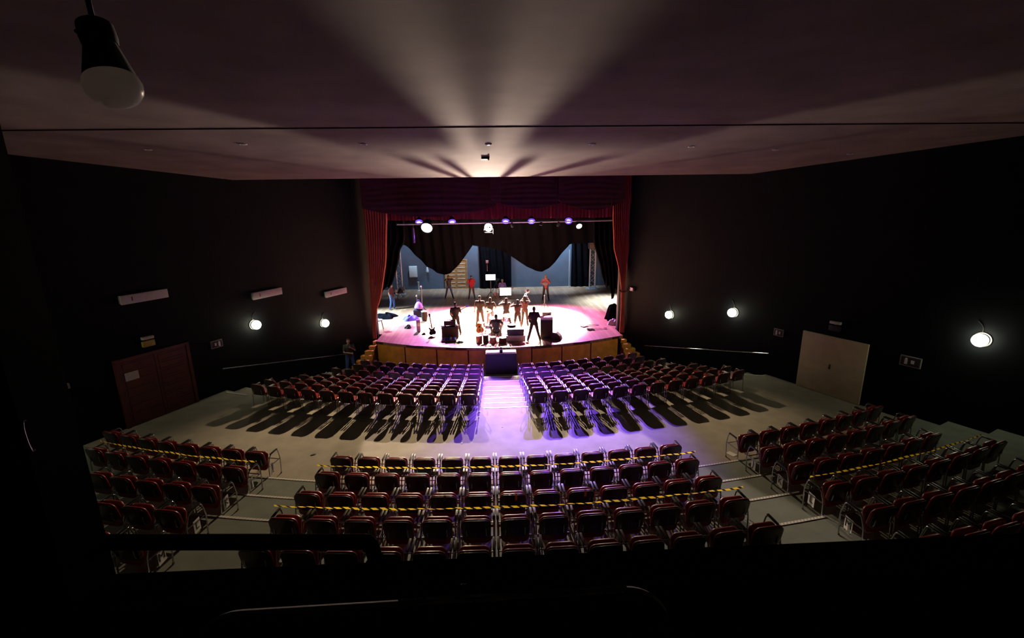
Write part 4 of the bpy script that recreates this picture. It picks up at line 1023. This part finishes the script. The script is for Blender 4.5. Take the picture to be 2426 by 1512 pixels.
mb = MB(); mb.cyl((0, 0, hh), (0, 0, hh + .02), .165, n=20); mb.build('drum_head', 'skinhead', t)
mb = MB(); mb.tube([(.18 * math.cos(2 * PI * i / 20), .18 * math.sin(2 * PI * i / 20), hh - .01) for i in range(20)], .012, 6, True); mb.build('rim', 'chrome', t)
def heap(name, label, px, py, w, d, h, m, seed, cat, rz=0.0, g=None):
    p = on_z(px, py, SZ); rnd = random.Random(seed); mb = MB()
    ph = [rnd.uniform(0, 6) for _ in range(4)]
    def fn(u, v):
        a = 2 * PI * u; r = v ** .7
        k = 1 + .18 * math.sin(3 * a + ph[0]) + .1 * math.sin(5 * a + ph[1])
        x, y = w / 2 * r * k * math.cos(a), d / 2 * r * k * math.sin(a)
        z = h * (1 - v ** 2.2) * (1 + .25 * math.sin(4 * a + ph[2] + 5 * v)) + .035 * math.sin(9 * v + 3 * a + ph[3]) * (1 - v)
        return V((x, y, max(0, z)))
    mb.grid(fn, 40, 12); mb.add([fn(i / 40, 1) * 1 for i in range(40)], [tuple(reversed(range(40)))])
    o = mb.build(name, m, ang=80); o.location = p; o.rotation_euler = (0, 0, rz); tag(o, label, cat, g); return o
heap('cloth_heap', 'heap of blue violet cloth on the stage left of the amplifier', 972, 758, .95, .7, .24, 'blue', 1, 'cloth')
heap('gig_bag', 'flat black gig bag lying at the far left edge of the stage', 915, 752, 1.25, 1.1, .22, 'blackcloth', 2, 'bag')
heap('purple_jacket', 'small violet jacket dropped at the feet of the front players', 1199, 761, .5, .45, .16, 'purple', 3, 'jacket')
heap('black_bag', 'large black bag slumped at the right edge of the stage', 1452, 757, .95, .8, .75, 'blackcloth', 4, 'bag')
heap('pink_cushion', 'pale pinkish cushion lying in front of the large black bag', 1454, 769, .62, .5, .26, 'whitecloth', 5, 'cushion')
heap('dark_shoe_bag', 'small dark bag below the violet lit cloth heap at stage left', 967, 778, .36, .3, .16, 'dark', 6, 'bag')
heap('cable_heap', 'small tangle of dark cable right of the large cabinet', 1090, 812, .45, .3, .05, 'black', 8, 'cable')
heap('pedal', 'small dark foot pedal left of the black electric guitar', 1004, 793, .2, .14, .07, 'black', 9, 'pedal')
heap('pink_cloth', 'small reddish cloth on the floor below the black electric guitar', 1022, 801, .3, .2, .06, 'maroon', 10, 'cloth')
t = thing('speaker_bag', 'tall narrow pale bag lit violet leaning at stage left', 'bag', on_z(992, 786, SZ), .3)
mb = MB(); mb.box((0, 0, .34), (.2, .18, .66), bev=.05); mb.build('bag_body', 'purple', t)
mb = MB(); mb.box((0, -.095, .42), (.14, .02, .2), bev=.008); mb.build('pocket', 'whitecloth', t)
# chairs and stools on the stage
def stool(label, px, py, m, h=.55, g=None):
    p = on_z(px, py, SZ); t = thing('stool', label, 'stool', p, .2, g)
    mb = MB(); mb.cyl((0, 0, h), (0, 0, h + .05), .19, n=20); mb.build('seat', m, t)
    for s in (1, -1):
        for r in (1, -1):
            mb = MB(); mb.tube([(s * .12, r * .12, h), (s * .2, r * .2, 0)], .012, 6); mb.build('leg', 'steel', t)
stool('white topped stool at the far left edge of the stage', 900, 783, 'whitecloth')
p = on_z(950, 709, SZ); t = thing('folding_chair', 'pale folding chair with a dark bag beside the left truss tower', 'chair', p, -.5)
mb = MB(); mb.box((0, 0, .45), (.44, .42, .04), bev=.015); mb.build('seat', 'whitecloth', t)
mb = MB(); mb.box((0, .22, .74), (.44, .03, .3), bev=.012); mb.build('backrest', 'whitecloth', t)
for x in (-.2, .2):
    mb = MB(); mb.tube([(x, .22, .9), (x, .2, .45), (x, -.2, 0)], .012, 6); mb.build('leg', 'steel', t)
    mb = MB(); mb.tube([(x, -.18, .44), (x, .24, 0)], .012, 6); mb.build('leg', 'steel', t)
o = heap('dark_bag', 'dark bag resting on the pale folding chair', 950, 709, .4, .36, .24, 'dark', 12, 'bag'); o.location = p + V((0, 0, .475))
p = on_z(938, 712, SZ); stool('dark round stool left of the pale folding chair', 937, 712, 'dark', .5)
# camera crew and keyboard
p = on_z(1168, 700, SZ) ; p = V((on_y(1163, 690, 33.0).x, 33.0, SZ))
t = thing('camera_monitor', 'glowing white monitor screen on a black stand, upstage', 'monitor', p)
zz = on_y(1162, 657, 33.0).z - SZ
mb = MB(); mb.box((0, 0, zz), (.74, .06, .46), bev=.01); mb.build('bezel', 'black', t)
mb = MB(); mb.box((0, -.034, zz), (.68, .008, .4)); mb.build('screen', 'screen', t, smooth=False)
mb = MB(); mb.tube([(0, .02, zz - .2), (0, .02, .4)], .025, 8); mb.build('pole', 'steel', t)
for k in range(3):
    a = 2 * PI * k / 3 + .5; mb = MB(); mb.tube([(0, .02, .5), (.4 * math.cos(a), .4 * math.sin(a), .01)], .018, 6); mb.build('leg', 'steel', t)
p = V((on_y(1176, 690, 34.8).x, 34.8, SZ)); zz = on_y(1176, 664, 34.8).z - SZ
t = thing('video_camera', 'dark video camera on a tripod beside the glowing monitor', 'camera', p, 2.6)
mb = MB(); mb.box((0, 0, zz), (.16, .42, .2), bev=.02); mb.build('camera_body', 'black', t)
mb = MB(); mb.cyl((0, -.2, zz), (0, -.42, zz), .06, .075, 16); mb.build('lens', 'black', t)
mb = MB(); mb.tube(arc3([(0, .1, zz + .1), (0, .1, zz + .2), (0, -.12, zz + .2), (0, -.12, zz + .1)], .04), .014, 6); mb.build('handle', 'black', t)
for k in range(3):
    a = 2 * PI * k / 3; mb = MB(); mb.tube([(0, 0, zz - .1), (.42 * math.cos(a), .42 * math.sin(a), .01)], .018, 6); mb.build('leg', 'steel', t)
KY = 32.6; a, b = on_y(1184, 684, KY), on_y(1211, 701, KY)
t = thing('keyboard', 'keyboard on a stand with a white cloth front made to glow, upstage centre', 'keyboard', ((a.x + b.x) / 2, KY, SZ))
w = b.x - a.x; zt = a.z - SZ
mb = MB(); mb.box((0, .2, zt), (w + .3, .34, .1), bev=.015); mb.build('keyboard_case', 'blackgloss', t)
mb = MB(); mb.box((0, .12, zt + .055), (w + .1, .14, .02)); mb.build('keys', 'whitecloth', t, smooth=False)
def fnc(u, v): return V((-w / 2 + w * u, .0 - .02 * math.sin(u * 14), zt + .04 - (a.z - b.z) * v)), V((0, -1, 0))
mb = MB(); mb.slab(fnc, 40, 4, .01); mb.build('glowing_cloth', 'screen', t)  # white cloth made to glow in place of lamp light falling on it
for s in (1, -1):
    mb = MB(); mb.tube([(s * .35, -.05, .02), (-s * .35, .35, zt - .06)], .016, 6); mb.tube([(s * .35, -.05, .02), (s * .35, .4, .02)], .016, 6); mb.build('stand_leg', 'steel', t)
mb = MB(); mb.box((0, 0, .0), (.5, .3, .012)); o = mb.build('white_sheet', 'whitecloth', smooth=False); o.location = V((on_y(1220, 690, KY).x, KY + .2, on_y(1220, 691, KY).z)); o.rotation_euler = (.25, 0, .1)
o.location = (b.x + .27, KY + .15, SZ + zt + .062); o.rotation_euler = (0, 0, .1); tag(o, 'white music sheet at the right end of the keyboard', 'paper')
p = on_z(1175, 711, SZ); zz = hgt(1175, 711, 692, p); t = thing('easel', 'reddish a-frame stand to the left of the keyboard', 'stand', p)
for s in (1, -1):
    mb = MB(); mb.tube([(s * .3, -.15, 0), (s * .04, 0, zz)], .02, 6); mb.build('leg', 'pink', t)
mb = MB(); mb.tube([(0, .35, 0), (0, 0, zz)], .02, 6); mb.build('leg', 'pink', t)
mb = MB(); mb.box((0, -.05, zz * .6), (.3, .03, .04)); mb.build('crossbar', 'pink', t, smooth=False)
# bright horn held up
hp = P11 + Matrix.Rotation(PI - .25, 3, 'Z') @ V((-.02, -.38, 1.62))
t = thing('horn', 'bright brass horn lifted by the player in red brown', 'horn', hp, PI - .25)
mb = MB(); mb.tube([(0, .28, -.05), (0, -.3, .12)], .012, 8); mb.tube(arc3([(0, -.2, .09), (.09, -.15, .09), (.09, .12, .0), (0, .16, -.01)], .05), .01, 6); mb.build('tubing', 'chrome', t)
mb = MB(); mb.lathe([(.014, -.08), (.02, 0), (.05, .1), (.12, .17)], n=20); mb.v = [tuple(V((0, -.3, .12)) + Matrix.Rotation(math.radians(72), 3, 'X') @ V(v)) for v in mb.v]; mb.build('bell', 'whitecloth', t)
hm = P4 + Matrix.Rotation(-.1, 3, 'Z') @ V((.03, -.24, 1.5)); mb = MB(); mb.cap((0, 0, 0), (.03, -.02, -.16), .02, .013); mb.ball((0, 0, .02), .03); o = mb.build('microphone', 'grey'); o.location = hm; tag(o, 'handheld microphone at the mouth of the blond person', 'microphone')
hm = P4 + Matrix.Rotation(-.1, 3, 'Z') @ V((-.06, -.40, 1.22)); mb = MB(); mb.box((0, 0, 0), (.3, .012, .2), rx=-.9); o = mb.build('paper_sheet', 'whitecloth', smooth=False); o.location = hm; tag(o, 'white sheet held by the blond person', 'paper')
# drum kit at the front centre
def drum(name, label, p, r, h, m='drum', legs=True, tilt=0.0, rz=0.0, z0=.0, cat='drum'):
    t = thing(name, label, cat, p, rz, 'drums of the kit')
    q = Matrix.Rotation(tilt, 4, 'X')
    def B(mb, n, mm):
        o = mb.build(n, mm, t); o.matrix_local = Matrix.Translation((0, 0, z0)) @ q; return o
    mb = MB(); mb.cyl((0, 0, 0), (0, 0, h), r, n=24); B(mb, 'shell', m)
    mb = MB(); mb.cyl((0, 0, h), (0, 0, h + .008), r * .97, n=24); B(mb, 'drum_head', 'skinhead')
    mb = MB()
    for z in (0, h): mb.tube([(r * 1.02 * math.cos(2 * PI * i / 24), r * 1.02 * math.sin(2 * PI * i / 24), z) for i in range(24)], .011, 6, True)
    B(mb, 'rim', 'chrome')
    if legs:
        for k in range(3):
            a = 2 * PI * k / 3 + .4; mb = MB(); mb.tube([(r * math.cos(a), r * math.sin(a), z0 + h * .5), (r * 1.05 * math.cos(a), r * 1.05 * math.sin(a), z0 * .3), (r * 1.25 * math.cos(a), r * 1.25 * math.sin(a), 0)], .009, 6); mb.build('leg', 'chrome', t)
    return t
KD = PD + V((0, .95, 0))
drum('bass_drum', 'large bass drum of the kit beyond the drummer', KD + V((0, .1, 0)), .29, .42, legs=True, tilt=-PI / 2, z0=.31)
drum('tom_drum', 'tom drum over the bass drum, left of the drummer', KD + V((-.2, -.1, 0)), .15, .22, tilt=.3, z0=.72)
drum('tom_drum', 'tom drum over the bass drum, right of the drummer', KD + V((.2, -.1, 0)), .16, .24, tilt=.3, z0=.72)
drum('floor_tom', 'dark floor tom standing to the right of the drummer', PD + V((.78, .25, 0)), .22, .42, 'tolex', z0=.28)
drum('snare_drum', 'snare drum at the left knee of the drummer', PD + V((-.38, .42, 0)), .18, .14, 'chrome', z0=.52)
mb = MB(); mb.box((0, 0, .16), (.82, .5, .3), bev=.03); o = mb.build('drum_case', 'tolex'); o.location = PD + V((.95, -.12, .30)); 
tag(o, 'dark flat case lying on the low riser right of the drummer', 'case')
mb = MB(); mb.box((0, 0, .15), (.95, .6, .29), bev=.01); o = mb.build('low_riser', 'whitecloth'); o.location = PD + V((.95, -.12, 0)); tag(o, 'pale low riser under the dark case beside the drummer', 'riser')
t = thing('drum_throne', 'round black drum stool under the drummer', 'stool', PD + V((0, .02, 0)))
mb = MB(); mb.cyl((0, 0, .33), (0, 0, .39), .17, n=20); mb.build('seat', 'tolex', t)
mb = MB(); mb.cyl((0, 0, .12), (0, 0, .33), .022); mb.build('post', 'chrome', t)
for k in range(3):
    a = 2 * PI * k / 3; mb = MB(); mb.tube([(0, 0, .2), (.24 * math.cos(a), .24 * math.sin(a), .01)], .012, 6); mb.build('leg', 'chrome', t)
def cymbal(label, p, z, r, tilt, m='brass'):
    t = thing('cymbal', label, 'cymbal', p, 0, 'cymbals of the kit')
    mb = MB(); mb.lathe([(.012, .03), (.04, .026), (.06, .012), (r, 0), (r, -.004), (.06, .006), (.012, .018)], n=28); o = mb.build('cymbal_plate', m, t); o.matrix_local = Matrix.Translation((0, 0, z)) @ Matrix.Rotation(tilt, 4, 'X')
    mb = MB(); mb.tube([(0, 0, .3), (0, 0, z + .05)], .012, 8); mb.build('pole', 'chrome', t)
    for k in range(3):
        a = 2 * PI * k / 3; mb = MB(); mb.tube([(0, 0, .4), (.26 * math.cos(a), .26 * math.sin(a), .008)], .01, 6); mb.build('leg', 'chrome', t)
cymbal('crash cymbal on a stand at the upper left of the drum kit', KD + V((-.42, .45, 0)), 1.16, .22, .35)
cymbal('ride cymbal on a stand at the right of the drum kit', KD + V((.62, -.1, 0)), 1.02, .26, .2)
cymbal('low pair of hi-hat cymbals at the left of the drummer', PD + V((-.75, .3, 0)), .82, .18, 0)
for i, (dx, dy, m, r, h, lb) in enumerate(((-.85, -.38, 'drum', .16, .34, 'small reddish hand drum at the left foot of the drummer'), (-.52, -.5, 'brown', .13, .4, 'small brown hand drum in front of the drummer at left'),
        (-.16, -.55, 'drum', .16, .3, 'small reddish hand drum in front of the drummer'), (.3, -.55, 'maroon', .18, .26, 'small dark red hand drum in front of the drummer at right'))):
    q = PD + V((dx, dy, 0)); q.y = max(q.y, arc_y(q.x) + .3); drum('hand_drum', lb, q, r, h, m, False)
heap('drum_rug', 'rumpled pale rug beside the drum kit', 1236, 815, .7, .4, .09, 'pink', 15, 'rug').location.z = SZ
# front block below the stage with two lit panels
t = thing('front_box', 'dark box against the centre of the stage front', 'box', (.04, 20.55, -.08))
mb = MB(); mb.box((0, 0, .5), (1.42, .58, 1.0), bev=.01); mb.build('box_body', 'tolex', t)
for x, lb in ((-.36, 'left'), (.38, 'right')):
    mb = MB(); mb.box((0, 0, .012), (.62, .42, .024), bev=.006); o = mb.build('white_board', 'whitecloth'); o.location = (.04 + x, 20.55, .925); tag(o, f'white board on the {lb} half of the dark box at the stage front', 'board', 'white boards on the front box')
mb = MB(); mb.box((0, 0, .07), (.14, .3, .14), bev=.03); mb.ball((0, 0, .14), .08); o = mb.build('stage_monitor_post', 'black'); o.location = (.05, 20.56, .925); tag(o, 'dark upright device between the two white boards', 'device')
# wooden side steps
for s, nm in ((1, 'right'), (-1, 'left')):
    t = bpy.data.objects.new('stairs_' + nm, None); COL.objects.link(t); t['kind'] = 'structure'
    n = 6
    for i in range(n):
        y0 = 23.35 - (i + 1) * .30; z = SZ - (i + 1) * (SZ + .08) / (n + 1); w = min(1.3, wx(y0 + .15) - 6.28)
        mb = MB(); mb.box((s * (6.27 + w / 2), y0 + .15, z - .025), (w, .33, .05), bev=.008); mb.build('tread', 'step', t)
        mb = MB(); mb.box((s * (6.27 + w / 2), y0 + .02, (z - .05 - .08) / 2), (w, .025, z - .05 + .08)); mb.build('riser', 'fascia', t, smooth=False)
# small control lights by the right curtain
p = on_y(1487, 680, 23.2); t = thing('control_box', 'small box with pink lights on the wall beside the right curtain', 'box', (wx(p.y - .6) - .02, p.y - .6, p.z), math.atan2(1, -.471))
mb = MB(); mb.box((0, .05, 0), (.3, .1, .2), bev=.01); mb.build('case', 'black', t)
for x, z in ((-.06, .04), (.03, .045), (.04, -.045), (-.05, -.03)):
    mb = MB(); mb.box((x, .104, z), (.06, .01, .035)); mb.build('light', 'ledred', t, smooth=False)

# ------------------------------------------------------------------ small things in the seating
for lb, k, i, dx, m, rot in (('orange paper strip on a backrest in the last row of the near centre block', 4, -3, 0, 'orangepaper', .5), ('pale paper strip on a backrest in the third row of the near centre block', 2, -2, .05, 'khaki', .1),
        ('beige paper strip on a middle backrest in the third row of the near centre block', 2, 0, .06, 'orangepaper', .0), ('brown paper strip on a backrest right of the middle in the third row', 2, 2, .06, 'orangepaper', .0)):
    th = i * PT / LT[k]; mb = MB()
    tl = lean; P = [(-.03, .0), (.03, .0)]
    def ps(u, v):
        b = .185 - .13 * v; yy = .055 - .032 - b * math.sin(lean); zz = .625 + b * math.cos(lean)
        if v < .25: yy += (.25 - v) * .2; zz = .625 + .183 * math.cos(lean) + .005
        return V((dx + .045 * (u - .5) + rot * (.13 * v - .06), yy, zz)), V((0, -1, 0))
    mb.slab(ps, 2, 10, .0015); o = mb.build('paper_strip', m); o.location = pol(LT[k], th, LZ[k]); o.rotation_euler = (0, 0, th); tag(o, lb, 'paper', 'paper strips on backrests')
def scrap(label, px, py, m, r):
    p = on_z(px, py, LZ[0]); mb = MB(); mb.lathe([(.001, 0), (r, .002), (r * .8, .012), (r * .2, .016)], n=7); o = mb.build('paper_scrap', m); o.location = p; o.scale = (1.6, .8, 1); o.rotation_euler = (0, 0, .6); tag(o, label, 'litter')
scrap('dark scrap lying on the cross aisle floor near the left block', 742, 1078, 'black', .05)
scrap('tiny white scrap lying on the cross aisle floor below the centre aisle', 1190, 1012, 'plate', .02)
scrap('tiny white scrap on the cross aisle floor just above the near centre block', 1094, 1051, 'plate', .02)

# ------------------------------------------------------------------ foreground in the booth
t = thing('light_bulb', 'large unlit frosted bulb hanging from a black socket at upper left', 'light bulb')
dpt = .64
top = EYE + ray(234, 92) * dpt; bot = EYE + ray(281, 246) * dpt
L = (bot - top).length; t.location = top; t.rotation_euler = (top - bot).to_track_quat('Z', 'Y').to_euler()
mb = MB(); r = .0335
mb.lathe([(.019, -L * .08), (.0195, -L * .12), (.031, -L * .62), (.0325, -L * .64)], n=32); mb.build('bulb_collar', 'bulbgrey', t)
mb = MB(); mb.lathe([(.032, -L * .64), (r * 1.02, -L * .72), (r * .98, -L * .82), (r * .8, -L * .92), (r * .45, -L * .985), (.001, -L)], n=32); mb.build('dome', 'frost', t, ang=70)
mb = MB(); mb.lathe([(.012, L * .22), (.021, L * .2), (.022, L * .02), (.0205, -L * .1), (.018, -L * .1)], n=24); mb.build('socket', 'black', t)
mb = MB(); mb.ball((.021, -.004, L * .08), .0028, 8, 6); mb.build('screw', 'chrome', t)
mb = MB(); up = V((0, 0, 1)); q = t.rotation_euler.to_quaternion().inverted()
mb.tube(arc3([(0, 0, L * .2), (0, 0, L * .42), tuple(q @ V((-.01, 0, 8.9 - top.z)))], .04), .0035, 8); mb.build('cord', 'black', t)
# dark handrail bar across the lower left of the opening
a, b = EYE + ray(205, 1285) * (SY1 / ray(205, 1285).y), EYE + ray(878, 1284) * (SY1 / ray(878, 1284).y)
t = thing('barrier_bar', 'thick black bar across the lower left of the booth opening', 'rail', a)
mb = MB(); mb.tube(arc3([(0, 0, 0), tuple(b - a), tuple(b - a + V((.02, -.02, SILL - b.z + .0)))], .02), .024, 12); mb.build('bar', 'booth', t)
mb = MB(); mb.cyl(b - a + V((.02, -.02, SILL - b.z)), b - a + V((.02, -.02, SILL - b.z + .012)), .04, n=16); mb.build('foot_flange', 'booth', t)
p = EYE + ray(1100, 1392) * (SY0 / ray(1100, 1392).y); 
t = thing('glint_wire', 'small shiny bent hook on the dark parapet above the mesh chair', 'wire', (p.x, SY0, p.z))  # added bit of chrome that gives a small glint on the parapet
mb = MB(); mb.tube(arc3([(0, 0, .0), (0, -.03, -.01), (.0, -.035, .03), (-.005, -.03, .04)], .012), .003, 8); mb.build('bent_wire', 'chrome', t)
mb = MB(); mb.box((0, -.003, 0), (.014, .006, .03)); mb.build('wire_plate', 'steel', t, smooth=False)
p0, p1 = on_y(52, 1000, SY1), on_y(76, 1072, SY1); jx = JX
mb = MB(); a = EYE + ray(52, 1000) * (.993 * SY0 / ray(52, 1000).y); b = EYE + ray(74, 1070) * (.993 * SY0 / ray(74, 1070).y)
mb.tube(arc3([a, a + V((.0, -.004, -.02)), b + V((0, -.004, .02)), b], .02), .004, 8); 
for e in (a, b): mb.tube([e, V((e.x, SY0 + .001, e.z))], .004, 8)
o = mb.build('pull_handle', 'steel'); tag(o, 'thin dim metal handle on the dark window surround at far left', 'handle')
# mesh-backed chair in front of the camera
Y0 = .55; A = on_y(478, 1476, Y0); B = on_y(1575, 1408, Y0); Wc = B.x - A.x; zt = (A.z + B.z) / 2; tilt = math.atan2(B.z - A.z, Wc)
t = thing('office_chair', 'dark mesh backed office chair in front of the camera at the bottom edge', 'chair', ((A.x + B.x) / 2, Y0, BF))
hz = zt - BF
def outl(w, h, r): return [(x, z + h / 2) for x, z in rrect(w, h, r, 8)]
mb = MB(); mb.prism([(x, z + hz - .52) for x, z in outl(Wc, .52, .055)], -.012, .012); o = mb.build('backrest', 'mesh', t, ang=50); 
RT_ = Matrix.Translation((0, 0, hz - .26)) @ Matrix.Rotation(-tilt, 4, 'Y') @ Matrix.Translation((0, 0, -(hz - .26))); o.matrix_local = RT_
mb = MB(); o_ = [(x, z + hz - .52) for x, z in outl(Wc, .52, .055)]; mb.tube([(x, 0, z) for x, z in o_], .0135, 10, True); o = mb.build('back_frame', 'trimgrey', t); o.matrix_local = RT_
mb = MB()                                                   # woven pattern along the top edge
for i in range(90):
    x = -Wc * .08 + Wc * .5 * i / 90
    for q in (-.005, .005): mb.box((x + (q * .6), q, hz + .0135 - abs(q) * .35), (.0026, .005, .003), rz=.6 if q > 0 else -.6)
o = mb.build('edge_weave', 'tolex', t, smooth=False); o.matrix_local = RT_
mb = MB(); mb.box((0, .24, .44), (.5, .46, .07), bev=.03); mb.build('seat', 'mesh', t)
mb = MB(); mb.box((0, .02, .46), (.06, .02, .2)); mb.box((0, .14, .38), (.06, .26, .03)); mb.build('back_bar', 'black', t, smooth=False)
mb = MB(); mb.cyl((0, .24, .09), (0, .24, .41), .025); mb.build('gas_post', 'steel', t)
for k in range(5):
    a = 2 * PI * k / 5 + .3; mb = MB(); mb.tube([(0, .24, .1), (.27 * math.cos(a), .24 + .27 * math.sin(a), .06)], .018, 8); l_ = mb.build('base_arm', 'black', t)
    mb = MB(); mb.cyl((.27 * math.cos(a) - .012, .24 + .27 * math.sin(a), .03), (.27 * math.cos(a) + .012, .24 + .27 * math.sin(a), .03), .03, n=14); mb.build('caster', 'black', l_)

# ------------------------------------------------------------------ light
for x, tx, pw in ((-2.6, -1.3, 1), (-.6, -.2, 1.15), (1.8, .9, 1.15), (3.4, 2.0, 1)):
    spot('stage_top_light', (x, 33.0, 8.9), (tx, 26.7, SZ), PT_ * pw, (1, .84, .68), 39, .45, .2)
for x, tx in ((-3.6, -2.6), (4.2, 3.4)):
    spot('magenta_wash_light', (x, 31.2, 8.7), (tx, 26.2, SZ), PM, (.9, .34, 1), 60, .8, .25)
for x, y, z, tg, pw in ((-10.8, 28.0, 6.5, (-7.0, 27.4, SZ), 1.0), (10.8, 30.5, 6.5, (8.6, 30.6, SZ), .9)):
    spot('cool_wing_light', (x, y, z), tg, PC * pw, (.5, .8, 1), 58, .9, .4)
for x, tx, pw in ((-5.6, -6.6, .5), (-.8, -1.4, 1.2), (4.9, 4.4, 1.6)):
    spot('cool_wall_light', (x, 35.6, 8.2), (tx, 37.5, 3.2), PB * pw, (.45, .72, 1), 80, .9, .3)
spot('upstage_work_light', (1.0, 33, 9.5), (.5, 33.5, SZ), PU, (1, .85, .7), 120, .9, .5)
w = bpy.data.worlds.new('world'); sc.world = w; w.use_nodes = True
w.node_tree.nodes['Background'].inputs[0].default_value = (.02, .022, .03, 1); w.node_tree.nodes['Background'].inputs[1].default_value = .3
vs = sc.view_settings; vs.view_transform = 'Standard'; vs.look = 'None'; vs.gamma = 1; vs.use_curve_mapping = False; vs.exposure = 0.0
sc.display_settings.display_device = 'sRGB'
cy = sc.cycles; cy.max_bounces = 5; cy.diffuse_bounces = 1; cy.glossy_bounces = 2; cy.transmission_bounces = 2; cy.use_denoising = True; cy.use_adaptive_sampling = True; cy.adaptive_threshold = .02; cy.caustics_reflective = False; cy.caustics_refractive = False; cy.sample_clamp_indirect = 4
